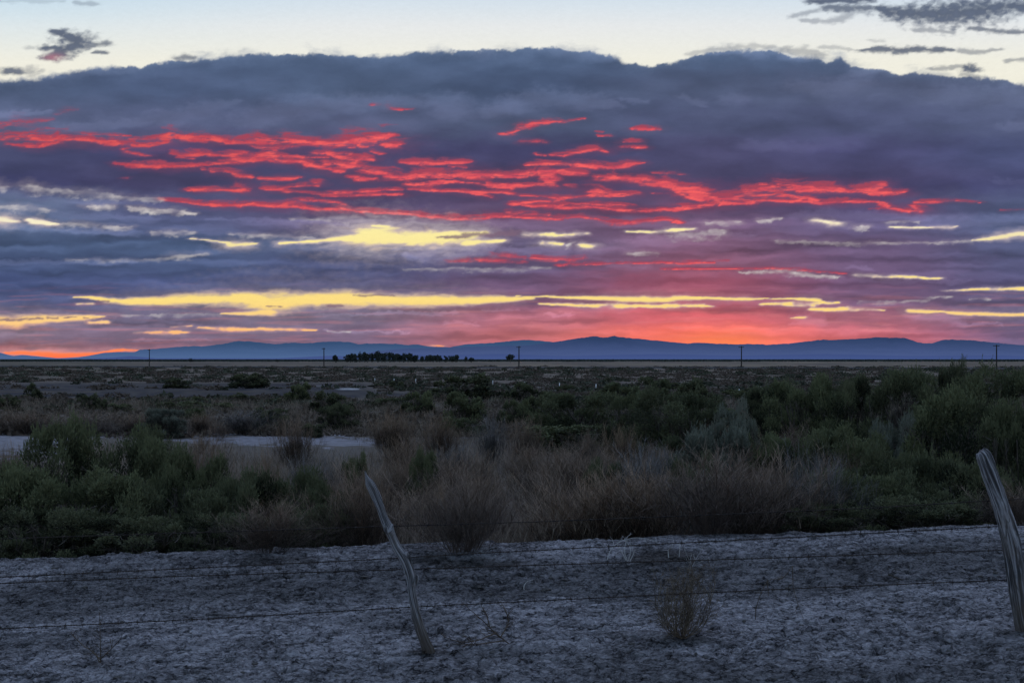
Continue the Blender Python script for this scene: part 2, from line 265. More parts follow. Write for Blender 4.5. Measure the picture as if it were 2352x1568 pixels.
def sky_colour(px, py):
    """linear rgb and cloud cover for directions given as image-plane coordinates (flat arrays)"""
    X0, Y0 = px.ravel().astype(float), py.ravel().astype(float)
    # warps
    wx = fbm(X0/70, Y0/26, 4, 11)*9; wy = fbm(X0/60, Y0/22, 4, 23)*3.2
    fx = fbm(X0/14, Y0/6, 3, 31)*2.5; fy = fbm(X0/16, Y0/6, 3, 37)*1.5
    X, Y = X0+wx+fx, Y0+wy+fy
    nd = fbm(X0/34+wx*.08, Y0/11+wy*.1, 4, 41, .5)            # streaky
    ni = fbm(X0/20+fx*.1, Y0/13+fy*.1, 4, 47, .5)                          # puffier
    nb = fbm(X0/240, Y0/60, 5, 53, .55)
    ns = fbm(X0/60+wx*.08, Y0/14+wy*.1, 3, 171, .42)      # smooth streak noise
    brk = fbm(X0/48, Y0/24, 3, 177, .5)
    # clear sky behind
    ks = [(-400,(150,180,215)),(0,(212,225,236)),(60,(230,233,234)),(140,(240,238,225)),(460,(250,240,205)),(520,(252,238,165)),(600,(253,232,150)),(690,(253,222,132)),(740,(253,206,135)),(780,(252,175,115)),(800,(255,140,90)),(826,(255,110,70))]
    yk = np.array([k[0] for k in ks], float); ck = lin(np.array([k[1] for k in ks]))
    clear = np.stack([np.interp(Y0, yk, ck[:, c]) for c in range(3)], -1)
    teal = (sstep(900, 0, X0)*sstep(160, 20, Y0)*.5)[:, None]
    clear = clear*(1-teal) + clear*np.array([.80,.95,1.0])*teal
    # left upper gaps paler than the yellow on the right
    pale = (np.maximum(sstep(800, 300, X0), sstep(1450, 1800, X0)*.9)*sstep(570, 500, Y0)*sstep(380, 440, Y0))[:, None]
    clear = clear*(1-pale) + lin([248,238,205])*pale
    # bank
    bt = np.array(BANKTOP, float)
    top = np.interp(X0, bt[:, 0], bt[:, 1])
    puff = fbm(X0/34, Y0/26, 5, 61, .55)
    puff = puff*6.0 + np.abs(fbm(X0/16, Y0/13, 3, 67, .5))*3.5 - 1
    dtop = (Y0-top) + puff
    edge = 2.6+3.5*sstep(-.1, .5, fbm(X0/70, Y0/70, 2, 71))
    bank = sstep(-edge, edge*1.5, dtop)
    fr_ = sstep(-20, 6, dtop+10*fbm(X0/30+wx*.1, Y0/14+wy*.1, 4, 181, .55))*sstep(-.1, .5, fbm(X0/130, Y0/90, 2, 187))*.42
    bank = np.maximum(bank, fr_)
    cloud = _interp_grid(X0+wx*3, Y0+wy*3)
    # the luminous rim of the bank and broad mottling
    rim = np.exp(-np.maximum(dtop, 0)/(5+5*sstep(-.2, .4, puff/6)))
    cloud = cloud*(1+.12*nb[:, None]+.02*nd[:, None])
    cloud += lin([120,140,170])*(.30*rim)[:, None]
    mott = fbm(X0/120+wx*.02, Y0/38+wy*.03, 5, 81, .55)
    band = (sstep(140, 200, Y0))[:, None]
    cloud = cloud*(1+.10*mott[:, None]*band)
    # lower right layers: fine horizontal strata
    strata = fbm(X0/190+wx*.03, Y0/15+wy*.12, 4, 91, .5)*sstep(460, 520, Y0)
    cloud = cloud*(1+.12*strata[:, None])
    warm = sstep(.0, .7, fbm(X0/150, Y0/8, 4, 97))*sstep(640, 700, Y0)*.35
    cloud = cloud + (lin([215,130,130])-cloud)*warm[:, None]*.6
    # relief: layers lit from above, dark underneath
    def relief(sx, sy, dy, seed, o=4):
        a_ = fbm((X0+wx*2)/sx, (Y0+wy*2)/sy, o, seed, .5); b_ = fbm((X0+wx*2)/sx, (Y0+wy*2-dy)/sy, o, seed, .5)
        return (a_-b_)
    low = sstep(400, 540, Y0)
    pm = sstep(-.35, .6, fbm(X0/260, Y0/55, 3, 151))
    rl = (relief(330, 34, 10, 131, 2)*low*.55 + relief(130, 15, 4, 137, 3)*low*.22*pm + relief(190, 80, 20, 141, 2)*(1-low)*.34)
    cloud = cloud*np.clip(1+rl*.62, .7, 1.4)[:, None] + lin([150,150,165])*(np.clip(rl, 0, 1)*.06)[:, None]
    # pale swellings: shaded top edge
    pl = stroke_field(X+wx*.6, Y+wy*.8+ni*3, PALE, ni, .35, .75)
    lo_ = sstep(470, 530, Y0)[:, None]
    pcol = cloud*(1.28+.25*lo_) + lin([80,80,98])*(.45+.35*lo_)
    cloud = cloud + (pcol-cloud)*(pl*.85)[:, None]
    # dull red light spread round the streaks
    glow = stroke_field(X, Y, RED, nd, .2, .6, grow=2.6, hi=1.2)
    inb = (sstep(300, 330, Y0)*sstep(520, 480, Y0)+.35)
    cloud = cloud*(1-.22*(glow*inb))[:, None] + lin([150,52,80])*(glow*.22*inb)[:, None]
    # streaks
    XR, YR = X0+.6*wx+fx*.25, Y0+.5*wy+fy*.25
    r = stroke_field(XR, YR+.6, RED, ns, .55, .26, grow=1.38, up=1.55, hi=1.05)
    rcore = stroke_field(XR, YR-.9, RED, ns*.7+nd*.4, .5, .10, grow=.95, hi=.9)
    strand = sstep(-.55, .35, fbm(X0/46+wx*.12, Y0/4.6+wy*.35, 4, 161, .5))
    r = r*(.50+.50*strand)*np.clip(1.0+.35*brk, .5, 1.15); rcore = rcore*(.55+.45*strand)*np.clip(.92+.5*brk, .4, 1.15)
    dk = stroke_field(X, Y, DARK, nd, .5, .7)
    hole = sstep(.1, .9, fbm(X0/84+wx*.1, Y0/12+wy*.1, 3, 101, .45))*.6
    r = r*(1-.92*dk)*(1-hole)
    tint = np.clip(.5+.9*nd+.25*nb, 0, 1)[:, None]
    rc = lin([204,72,88])*(1-tint) + lin([254,98,94])*tint
    rightness = sstep(300, 900, X0)[:, None]
    rc = rc*(.78+.22*rightness)
    core = (sstep(.04, .82, rcore)*(1-.9*dk)*(1-hole*.7))[:, None]
    rc = lin([160,64,84])*(1-core*.93) + rc*core*.93
    a = sstep(.0, .66, r)[:, None]; a = np.maximum(a, core)
    cloud = cloud*(1-a) + rc*a
    # sun glow low over the hills
    g = np.exp(-((X0-1650)/290)**2 - (np.maximum(826-Y0, 0)/56)**2)
    cloud = cloud + (lin([255,118,84])-cloud)*(np.clip(g*.95, 0, 1))[:, None]
    g2 = np.exp(-((X0-1660)/95)**2 - ((818-Y0)/46)**2)
    cloud = cloud + (lin([255,140,60])-cloud)*(g2*.75)[:, None]
    g3 = np.exp(-((X0-1600)/420)**2 - ((660-Y0)/110)**2)
    cloud = cloud + lin([190,60,70])*(g3*.03)[:, None]
    # windows to the clear sky
    hmax = lambda s: max(p[2] for p in s[2])
    strong = [s for s in CLEAR if s[1] > .78 and hmax(s) > 13]; slim = [s for s in CLEAR if s[1] > .78 and hmax(s) <= 13]; weak = [(s[0], s[1]*1.1, s[2]) for s in CLEAR if s[1] <= .78]
    XW, YW = X0+.6*wx+fx*.4, Y0+.38*wy+fy*.35
    w = stroke_field(XW, YW, strong, (ns*.9+ni*.18)*(1-.35*sstep(620, 680, Y0)), .42, .22, hi=.72, grow=1.2)
    wk = stroke_field(X, Y, weak, nd*.8+ni*.8, .7, .3, grow=1.25, hi=1.0, up=.9, dn=3.4)
    wk = wk*np.clip(.62+1.05*brk, .12, 1.25)
    wt = stroke_field(X0+.6*wx, Y0+.45*wy, slim, ns*.8+ni*.4, .5, .32, hi=1.0, grow=1.75, up=1.1)*np.clip(.80+.75*brk, .15, 1.1)
    wkc = lin([226,220,214])
    cloud = cloud + (wkc-cloud)*np.clip(wk*.75, 0, 1)[:, None]
    w = np.maximum(w, sstep(.22, .80, wt))
    hc_ = lin([226,214,206])*(1-sstep(640,760,Y0))[:, None] + lin([240,176,150])*sstep(640,760,Y0)[:, None]
    cloud = cloud + (hc_-cloud)*np.clip(wt*.85, 0, .8)[:, None]
    wh = stroke_field(X, Y-1, strong, nd, .6, .6, grow=1.9, hi=1.0)*(1-.75*g)*sstep(620, 560, Y0)
    cloud = cloud + (lin([200,190,195])-cloud)*(wh*.5)[:, None]
    rimw = stroke_field(X, Y, CLEAR, ni, .4, 1.0, grow=2.2)
    cloud = cloud + (lin([205,185,185])-cloud)*(rimw*(.28-.16*sstep(600, 650, Y0))*(1-g*.7))[:, None]
    cov = bank*(1-w)
    thin = (sstep(1.0, .35, w)*(w > .01)*sstep(400, 480, Y0)*.75)[:, None]
    clear = clear*(1-thin) + (lin([228,198,188])*(1-sstep(700,800,Y0))[:, None] + lin([250,150,120])*sstep(700,800,Y0)[:, None])*thin
    sp = stroke_field(X0+wx*.6+fx*.6, Y0+wy*1.0+fy*.7, SPOT, ni, .55, .45, grow=1.22, hi=.85)
    spc = lin([76,88,112])*(1+.18*ni[:, None])
    inlow = sstep(480, 540, Y0)[:, None]
    spc = spc*(1-inlow) + lin([125,100,120])*inlow
    rs = (np.exp(-((X0-122)/26)**2-((Y0-133)/10)**2))[:, None]
    spc = spc*(1-rs*.6) + lin([190,110,130])*rs*.6
    cloud = cloud*(1-.0) + lin([88,98,120])*.10*(sstep(120,300,Y0))[:, None]
    lum_ = (cloud@np.array([.25,.6,.15]))[:, None]; grey_ = (.16*(1-a)*sstep(520, 380, Y0)[:, None])
    cloud = cloud*(1-grey_)+lum_*grey_
    out = clear*(1-cov[:, None]) + cloud*cov[:, None]
    # thin cloud rim glows pale
    out = out*(1-(sp*.93)[:, None]) + spc*(sp*.93)[:, None]
    grain = fbm(X0/3.1, Y0/2.2, 2, 121)
    out *= (1+.018*grain)[:, None]
    return np.clip(out, 0, 1.2).reshape(px.shape+(3,)), np.clip(cov, 0, 1).reshape(px.shape)
# ================================================================== scene
import bpy, math, random
from mathutils import Vector
scene = bpy.context.scene
col = scene.collection
F = 3267.0            # focal length in reference pixels (2352 wide)
CX, HY = 1176.0, 824.0
CAMZ = 2.0
R = math.radians

def tag(o, label=None, cat=None, group=None, kind=None):
    if label: o['label'] = label
    if cat: o['category'] = cat
    if group: o['group'] = group
    if kind: o['kind'] = kind
    return o
def mesh_np(name, V, Fc, mats, smooth=False, attrs=None, fmat=None):
    V = np.asarray(V, np.float32); Fc = np.asarray(Fc, np.int32)
    me = bpy.data.meshes.new(name); k = Fc.shape[1]; n = len(Fc)
    me.vertices.add(len(V)); me.vertices.foreach_set('co', V.ravel())
    me.loops.add(n*k); me.loops.foreach_set('vertex_index', Fc.ravel())
    me.polygons.add(n)
    me.polygons.foreach_set('loop_start', np.arange(0, n*k, k, dtype=np.int32))
    me.polygons.foreach_set('loop_total', np.full(n, k, np.int32))
    if smooth: me.polygons.foreach_set('use_smooth', np.ones(n, bool))
    for a, (ty, arr) in (attrs or {}).items():
        at_ = me.attributes.new(a, ty, 'POINT')
        at_.data.foreach_set('color' if 'COLOR' in ty else ('vector' if ty == 'FLOAT_VECTOR' else 'value'), np.asarray(arr, np.float32).ravel())
    for m in (mats if isinstance(mats, (list, tuple)) else [mats]): me.materials.append(m)
    me.update(calc_edges=True)
    return me
def link(name, me, parent=None, loc=(0, 0, 0)):
    o = bpy.data.objects.new(name, me); col.objects.link(o); o.location = loc
    if parent: o.parent = parent
    return o
def empty(name, loc=(0, 0, 0), rz=0):
    o = bpy.data.objects.new(name, None); col.objects.link(o); o.location = loc; o.rotation_euler = (0, 0, rz); o.empty_display_size = .1
    return o

# ------------------------------------------------------------------ the lie of the land
def ss(a, b, x): return sstep(a, b, np.asarray(x, float))
def zg(x, y):
    x = np.asarray(x, float); y = np.asarray(y, float)
    d = np.hypot(x, y)*np.sign(np.where(y == 0, 1, 1))
    tilt = .034*(1-ss(16, 60, d))
    z = tilt*np.clip(x+.6, -30, 30)
    z = z - .07*np.exp(-((y-12.3)/.9)**2) + .05*np.exp(-((y-14.6)/.6)**2)
    z = z - 1.0*ss(15.2, 18.5, y) - .35*ss(20, 60, y) - .85*ss(60, 220, y)
    z = z + .03*fbm(x/2.3, y/1.4, 3, 201)*(1-ss(14, 30, d)) + .12*fbm(x/9, y/9, 3, 203)*ss(17, 30, d)*(1-ss(200, 600, d))
    # low bank of grey earth crossing the plain on the left
    px = x/np.maximum(y, 1)*F
    z = z + .75*np.exp(-((y-150-.10*x)/13)**2)*ss(-100, -330, px)*(y > 0)
    return z
def at(px, py=None, d=None):
    x0 = (px-CX)/F
    if d is None:
        dd = np.geomspace(3.0, 30000.0, 6000)
        yy_ = HY + (CAMZ-zg(x0*dd, dd))*F/dd
        k = np.argmax(yy_ <= py); d = float(dd[max(k, 0)])
    return Vector((x0*d, d, float(zg(x0*d, d))))
def pix(px, py, d): return Vector(((px-CX)/F*d, d, CAMZ-(py-HY)/F*d))

# ------------------------------------------------------------------ materials
def mat(name):
    m = bpy.data.materials.new(name); m.use_nodes = True
    nt = m.node_tree; b = nt.nodes['Principled BSDF']; b.inputs['Roughness'].default_value = .9
    b.inputs['Specular IOR Level'].default_value = .15
    return m, nt, b
def node(nt, t, **kw):
    n = nt.nodes.new(t)
    for k, v in kw.items(): setattr(n, k, v)
    return n
def mixc(nt, fac, a, b, mode='MIX'):
    n = node(nt, 'ShaderNodeMix', data_type='RGBA', blend_type=mode)
    for sock, v in ((0, fac), (6, a), (7, b)):
        if isinstance(v, bpy.types.NodeSocket): nt.links.new(v, n.inputs[sock])
        else: n.inputs[sock].default_value = v if sock == 0 else (v[0], v[1], v[2], 1)
    return n.outputs[2]
def math_(nt, op, a, b=None, c=None):
    n = node(nt, 'ShaderNodeMath', operation=op)
    for i, v in enumerate((a, b, c)):
        if v is None: continue
        if isinstance(v, bpy.types.NodeSocket): nt.links.new(v, n.inputs[i])
        else: n.inputs[i].default_value = v
    return n.outputs[0]
def noise(nt, vec, scale, detail=4, rough=.5, dist=0.0, lac=2.0):
    n = node(nt, 'ShaderNodeTexNoise')
    n.inputs['Scale'].default_value = scale; n.inputs['Detail'].default_value = detail
    n.inputs['Roughness'].default_value = rough; n.inputs['Distortion'].default_value = dist
    if vec is not None: nt.links.new(vec, n.inputs['Vector'])
    return n.outputs['Fac']
def ramp(nt, fac, stops, interp='LINEAR'):
    n = node(nt, 'ShaderNodeValToRGB'); cr = n.color_ramp; cr.interpolation = interp
    while len(cr.elements) > 1: cr.elements.remove(cr.elements[-1])
    for i, (p, c) in enumerate(stops):
        e = cr.elements[0] if i == 0 else cr.elements.new(p)
        e.position = p; e.color = (c[0], c[1], c[2], 1) if hasattr(c, '__len__') else (c, c, c, 1)
    nt.links.new(fac, n.inputs[0]); return n.outputs[0]
def scalev(nt, vec, s):
    n = node(nt, 'ShaderNodeVectorMath', operation='MULTIPLY'); nt.links.new(vec, n.inputs[0]); n.inputs[1].default_value = s
    return n.outputs[0]

def plant_mat(name, dark, light, scale=3.0, warm=None, zl=.5, zo=.75, tone=False):
    m, nt, b = mat(name)
    geo = node(nt, 'ShaderNodeNewGeometry'); tc = node(nt, 'ShaderNodeTexCoord'); oi = node(nt, 'ShaderNodeObjectInfo')
    f1 = noise(nt, tc.outputs['Object'], scale, 3, .6)
    rnd = geo.outputs['Random Per Island']
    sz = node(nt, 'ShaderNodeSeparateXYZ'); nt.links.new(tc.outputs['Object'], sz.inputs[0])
    hz = math_(nt, 'MULTIPLY', math_(nt, 'MINIMUM', math_(nt, 'SUBTRACT', sz.outputs['Z'], zo), 1.2), zl)  # base darker, top lighter: light from above painted into the colour
    if tone: hz = math_(nt, 'MULTIPLY', math_(nt, 'SUBTRACT', node(nt, 'ShaderNodeAttribute', attribute_name='tone').outputs['Fac'], .52), 1.15)  # leaf lobes take their painted light and shade from the mesh attribute
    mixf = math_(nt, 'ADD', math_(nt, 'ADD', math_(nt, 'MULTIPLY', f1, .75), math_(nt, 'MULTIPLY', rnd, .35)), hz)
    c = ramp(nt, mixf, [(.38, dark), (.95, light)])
    if warm: c = mixc(nt, math_(nt, 'MULTIPLY', oi.outputs['Random'], .55), c, warm)
    nt.links.new(c, b.inputs['Base Color'])
    b.inputs['Roughness'].default_value = .8
    return m
M = {}
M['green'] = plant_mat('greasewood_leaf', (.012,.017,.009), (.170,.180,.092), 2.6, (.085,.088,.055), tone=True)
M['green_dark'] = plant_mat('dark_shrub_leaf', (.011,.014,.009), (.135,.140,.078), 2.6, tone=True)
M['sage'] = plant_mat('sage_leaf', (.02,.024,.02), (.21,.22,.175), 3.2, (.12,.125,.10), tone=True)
M['greytw'] = plant_mat('grey_twig', (.05,.046,.045), (.27,.25,.25), 2.2)
M['brown'] = plant_mat('dry_twig', (.040,.028,.021), (.43,.295,.205), 2.2, (.16,.13,.12))
M['brown_far'] = plant_mat('far_dry_twig', (.11,.085,.070), (.27,.21,.165), 2.2)
M['tan'] = plant_mat('dry_grass_blade', (.15,.115,.088), (.42,.33,.25), .6, (.2,.17,.14), zl=0)
M['bark'] = plant_mat('woody_bark', (.05,.042,.036), (.13,.11,.095), 6)
M['tumble'] = plant_mat('tumbleweed_twig', (.07,.052,.038), (.33,.26,.19), 8, zl=0)
M['sprig'] = plant_mat('dark_dry_twig', (.05,.037,.03), (.20,.15,.11), 14, zl=0)
M['pale'] = plant_mat('bleached_twig', (.40,.38,.38), (.66,.64,.64), 8, zl=0)
M['tree'] = plant_mat('cottonwood_leaf', (.038,.050,.048), (.085,.10,.085), .25, zl=0)
M['scrub'] = plant_mat('far_scrub_leaf', (.035,.042,.030), (.125,.125,.085), .05, zl=0)

def soil_material():
    m, nt, b = mat('alkali_soil')
    tc = node(nt, 'ShaderNodeTexCoord'); P = tc.outputs['Object']
    at_ = node(nt, 'ShaderNodeAttribute', attribute_name='soil')
    near = node(nt, 'ShaderNodeAttribute', attribute_name='near').outputs['Fac']
    n1 = noise(nt, P, 6.0, 7, .72, .6)
    n2 = noise(nt, P, 19.0, 4, .62, 1.0)
    n3 = noise(nt, P, 1.1, 4, .55)
    vo = node(nt, 'ShaderNodeTexVoronoi', feature='DISTANCE_TO_EDGE'); vo.inputs['Scale'].default_value = 8
    wv = node(nt, 'ShaderNodeVectorMath', operation='ADD'); nt.links.new(P, wv.inputs[0])
    nn = node(nt, 'ShaderNodeTexNoise'); nn.inputs['Scale'].default_value = 9; nn.inputs['Detail'].default_value = 3
    nt.links.new(P, nn.inputs['Vector']); nt.links.new(scalev(nt, nn.outputs['Color'], (.16, .16, .16)), wv.inputs[1])
    nt.links.new(wv.outputs[0], vo.inputs['Vector'])
    crack = ramp(nt, vo.outputs['Distance'], [(0, .0), (.06, 1)])
    crackmask = ramp(nt, n1, [(.42, 1), (.58, .0)])
    mix1 = math_(nt, 'ADD', math_(nt, 'MULTIPLY', n1, .55), math_(nt, 'ADD', math_(nt, 'MULTIPLY', n2, .50), math_(nt, 'MULTIPLY', n3, .22)))
    shade = ramp(nt, mix1, [(.52, .22), (.60, .62), (.655, 1.0), (.76, 1.65)])
    one = mixc(nt, math_(nt, 'MULTIPLY', crackmask, math_(nt, 'SUBTRACT', 1.0, crack)), (1, 1, 1), (.22, .22, .25))
    detail = mixc(nt, 1.0, shade, one, 'MULTIPLY')
    det = mixc(nt, near, (1, 1, 1), detail)
    c = mixc(nt, 1.0, at_.outputs['Color'], det, 'MULTIPLY')
    nt.links.new(c, b.inputs['Base Color'])
    bp = node(nt, 'ShaderNodeBump'); bp.inputs['Distance'].default_value = .05
    nt.links.new(math_(nt, 'MULTIPLY', near, .9), bp.inputs['Strength'])
    hgt = math_(nt, 'ADD', math_(nt, 'MULTIPLY', n2, 1.0), math_(nt, 'MULTIPLY', crack, .35))
    nt.links.new(hgt, bp.inputs['Height']); nt.links.new(bp.outputs[0], b.inputs['Normal'])
    b.inputs['Roughness'].default_value = 1.0; b.inputs['Specular IOR Level'].default_value = .05
    return m
M['soil'] = soil_material()

def wood_material(name, dark, light, brown):
    m, nt, b = mat(name)
    at_ = node(nt, 'ShaderNodeAttribute', attribute_name='grain', attribute_type='GEOMETRY'); P = at_.outputs['Vector']
    s = scalev(nt, P, (9.0, 9.0, 1.3)); f = noise(nt, s, 2.6, 7, .7, .6)
    s2 = scalev(nt, P, (14.0, 14.0, .8)); f2 = noise(nt, s2, 3.0, 2, .5)
    s3 = scalev(nt, P, (3.0, 3.0, 5.0)); f3 = noise(nt, s3, 1.0, 4, .6)
    k = math_(nt, 'ADD', math_(nt, 'MULTIPLY', f, .7), math_(nt, 'MULTIPLY', f2, .5))
    c = ramp(nt, k, [(.50, [v*.38 for v in dark]), (.57, dark), (.68, light)])
    kn = noise(nt, scalev(nt, P, (7.0, 7.0, 2.2)), 2.2, 2, .5, 1.5)
    c = mixc(nt, ramp(nt, kn, [(.66, 0.0), (.72, .8)]), c, [v*.25 for v in dark])
    c = mixc(nt, ramp(nt, f3, [(.5, 0.0), (.72, .55)]), c, brown)
    sx = node(nt, 'ShaderNodeSeparateXYZ'); nt.links.new(P, sx.inputs[0])
    foot = ramp(nt, sx.outputs['Z'], [(.0, .85), (.36, .0)])
    c = mixc(nt, foot, c, [v*.55 for v in brown])
    nt.links.new(c, b.inputs['Base Color'])
    bp = node(nt, 'ShaderNodeBump'); bp.inputs['Distance'].default_value = .012; bp.inputs['Strength'].default_value = 1.0
    nt.links.new(k, bp.inputs['Height']); nt.links.new(bp.outputs[0], b.inputs['Normal'])
    return m
M['wood'] = wood_material('weathered_wood', (.14,.135,.145), (.40,.39,.42), (.15,.115,.09))
def flat_mat(name, c, c2=None, scale=4, rough=.8):
    m, nt, b = mat(name)
    tc = node(nt, 'ShaderNodeTexCoord'); f = noise(nt, tc.outputs['Object'], scale, 4, .6)
    nt.links.new(ramp(nt, f, [(.35, c), (.7, c2 or [v*1.4 for v in c])]), b.inputs['Base Color'])
    b.inputs['Roughness'].default_value = rough
    return m
M['wire'] = flat_mat('rusty_wire', (.022,.018,.018), (.06,.045,.038), 12, .6)
M['pole'] = flat_mat('creosoted_pole', (.03,.027,.027), (.06,.05,.045), 1)
M['insul'] = flat_mat('grey_insulator', (.2,.2,.2))
M['white'] = flat_mat('white_post_paint', (.75,.75,.76), (.85,.85,.86), 3)
M['clod'] = flat_mat('dark_clod', (.05,.045,.042), (.14,.13,.13), 14, 1)
M['darkroad'] = flat_mat('dark_roadbed', (.035,.036,.045), (.06,.06,.07), .2, 1)

# ------------------------------------------------------------------ ground: one sheet from under the camera to the horizon
def build_ground():
    r1 = np.linspace(.5, 7.4, 24); r2 = np.arange(7.42, 16.0, .0165)
    yy = np.arange((3.0*F/16.0), 0.6, -1.05); r3 = 3.0*F/yy; r3 = r3[r3 > 16.0]
    rr = np.concatenate([r1, r2, r3, [24000, 40000, 60000]])
    t0 = np.linspace(-R(24), R(24), 1080); t1 = np.linspace(R(24), R(336), 160)[1:-1]
    th = np.concatenate([t0, t1])
    A, B = np.meshgrid(rr, th, indexing='ij')
    x = A*np.sin(B); y = A*np.cos(B)
    z = zg(x, y)
    # crust relief close to the camera: curled flakes, clods, small pits
    k = (A < 17); xs, ys = x[k], y[k]
    u = fbm(xs/.50, ys/.50, 3, 301)
    cl = np.abs(fbm(xs/.14, ys/.14, 3, 305, .6)); cl2 = fbm(xs/.06, ys/.06, 3, 309, .6)
    h = .020*u - .030*np.clip(.22-cl, 0, 1)*2 + .010*cl2
    pits = sstep(.45, .8, fbm(xs/.23, ys/.17, 3, 313)); h -= .035*pits
    rid = sstep(.5, .9, fbm(xs/.34+5, ys/.2, 3, 317)); h += .03*rid
    z[k] += h*sstep(1, 5, A[k])
    nr, nth = A.shape
    i = np.arange(nr-1)[:, None]; j = np.arange(nth)[None, :]; j2 = (j+1) % nth
    a = i*nth+j; b_ = i*nth+j2; c = (i+1)*nth+j2; d = (i+1)*nth+j
    Fc = np.stack([a, b_, c, d], -1).reshape(-1, 4)[:, ::-1]
    V = np.stack([x, y, z], -1).reshape(-1, 3)
    # soil colour by region
    X, Y = V[:, 0], V[:, 1]; D = np.hypot(X, Y)
    Yc = np.maximum(Y, 1.0)
    px = CX + X/Yc*F; py = HY + (CAMZ-V[:, 2])*F/Yc
    n = fbm(X/3.0, Y/3.0, 4, 401); nbig = fbm(X/np.maximum(D*.12, 1), Y/np.maximum(D*.5, 1), 4, 405)
    crust = np.array([.295,.280,.302]); dark_soil = np.array([.105,.10,.105]); brown = np.array([.13,.108,.092]); pale = np.array([.245,.232,.26])
    slate = np.array([.046,.044,.054]); tan = np.array([.25,.195,.145]); olive = np.array([.085,.085,.062]); dk = np.array([.032,.032,.034])
    C = np.tile(crust, (len(V), 1))
    def put(w, colr):
        nonlocal C
        w = np.clip(w, 0, 1)[:, None]; C = C*(1-w) + colr*w
    # darker swale in front of the brush, deeper to the left
    put(.72*np.exp(-((Y-12.95+.03*X+.55*n+.5*nbig)/1.05)**4)*sstep(24, 17, D), dark_soil)
    put(.5*sstep(.05, .5, fbm(X/1.7, Y/1.0, 3, 409))*sstep(20, 15, D), dark_soil)
    put(.45*sstep(9.7, 8.7, Y+.4*n), dark_soil*1.1)
    put(.9*sstep(15.1, 16.2, Y+.15*n), brown)
    put(.5*sstep(.0, .5, n)*sstep(17, 25, D), np.array([.09,.075,.065]))
    # alkali flats seen between the brush
    def flat(cx, cy, hx, hy, w=1, colr=pale):
        q = 1-np.sqrt(((px-cx)/hx)**2+((py-cy)/hy)**2) + .75*fbm(px/46, py/6, 4, int(cx)+7)
        put(w*sstep(-.05, .3, q)*(Y > 16), colr*(1+.3*fbm(px/18, py/2.2, 3, 437))[:, None])
    xw = X; 
    flat(20, 1015, 160, 34); flat(320, 992, 240, 13); flat(640, 1010, 230, 14); flat(800,1016,100,8); flat(1180, 1000, 140, 9, .6)
    flat(1050, 962, 100, 5, .6); flat(1190, 965, 70, 5, .7)
    flat(2050, 985, 60, 14, .5)
    nearD = (D > 6)&(Y > 6)&(D < 17)
    for (lx, ly, hx, hy, st) in ((1520,1272,110,24,.8),(1590,1310,90,12,.5),(1060,1293,150,16,.7),(640,1287,120,14,.6),(2080,1262,120,14,.45),(985,1497,55,9,.6),(2345,1452,60,10,.6),(1570,1468,80,10,.45),(231,1524,50,8,.5)):
        q = 1-np.sqrt(((px-lx)/hx)**2+((py-ly)/hy)**2) + .45*fbm(X/.35, Y/.5, 3, lx)
        put(st*sstep(-.1, .5, q)*nearD, np.array([.055,.048,.045]))
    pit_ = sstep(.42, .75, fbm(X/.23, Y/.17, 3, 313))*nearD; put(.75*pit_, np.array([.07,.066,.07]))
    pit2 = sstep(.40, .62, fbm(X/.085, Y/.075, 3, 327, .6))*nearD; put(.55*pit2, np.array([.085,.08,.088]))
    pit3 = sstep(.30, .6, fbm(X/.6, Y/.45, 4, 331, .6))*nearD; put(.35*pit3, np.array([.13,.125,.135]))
    # grey earth bank
    w = sstep(916, 912, py+1.5*nbig)*sstep(876, 881, py+2*nbig)*sstep(880, 800, px)*(Y > 20)
    put(w*(.55+.4*sstep(-.5, .4, fbm(px/70, py/4, 3, 433))), slate)
    put(.6*np.exp(-((py-899-1.2*nbig)/1.1)**2)*sstep(700, 500, px)*(Y > 20), tan*.55)
    w = np.exp(-((py-(905+(px-850)*.03))/5)**2)*sstep(800, 860, px)*sstep(1500, 1250, px)*(Y > 20); put(w*.85, slate*1.1)
    flat(741, 886, 18, 1.4, .7); flat(800, 893, 30, 2.0, .8, np.array([.45,.45,.47])); flat(540, 889, 26, 1.6, .6)
    # farther plain
    far = (Y > 100)
    put(.8*far*sstep(885, 872, py), np.array([.18,.142,.118]))
    put(.5*far*sstep(875, 855, py)*sstep(.0, .5, nbig), olive*.8)
    put((.35+.6*sstep(700,1100,px))*far*sstep(842.5, 841, py)*sstep(829, 831, py)*sstep(-.4, .4, fbm(px/260, py/2.2, 4, 421)), tan)
    put(.6*far*sstep(846, 848, py)*sstep(860, 851, py)*sstep(-.3, .5, fbm(px/200, py/2.5, 4, 423)), tan*.7)
    put(.5*far*sstep(838, 837, py)*sstep(834, 835.5, py)*sstep(.05, .35, fbm(px/300, py/2.2, 4, 431)), dk*1.5)
    put(.9*far*sstep(830.5, 829, py), np.array([.040,.044,.055]))
    nearv = sstep(34, 16, D)*.95+.05
    C = C*(1+.14*nbig*sstep(20, 60, D))[:, None]
    rgba = np.concatenate([np.clip(C, 0, 1), np.ones((len(V), 1))], 1)
    me = mesh_np('ground', V, Fc, M['soil'], True, {'soil': ('FLOAT_COLOR', rgba), 'near': ('FLOAT', nearv)})
    o = link('ground', me); tag(o, 'pale cracked alkali soil running out into the desert plain', 'ground', kind='structure')
build_ground()

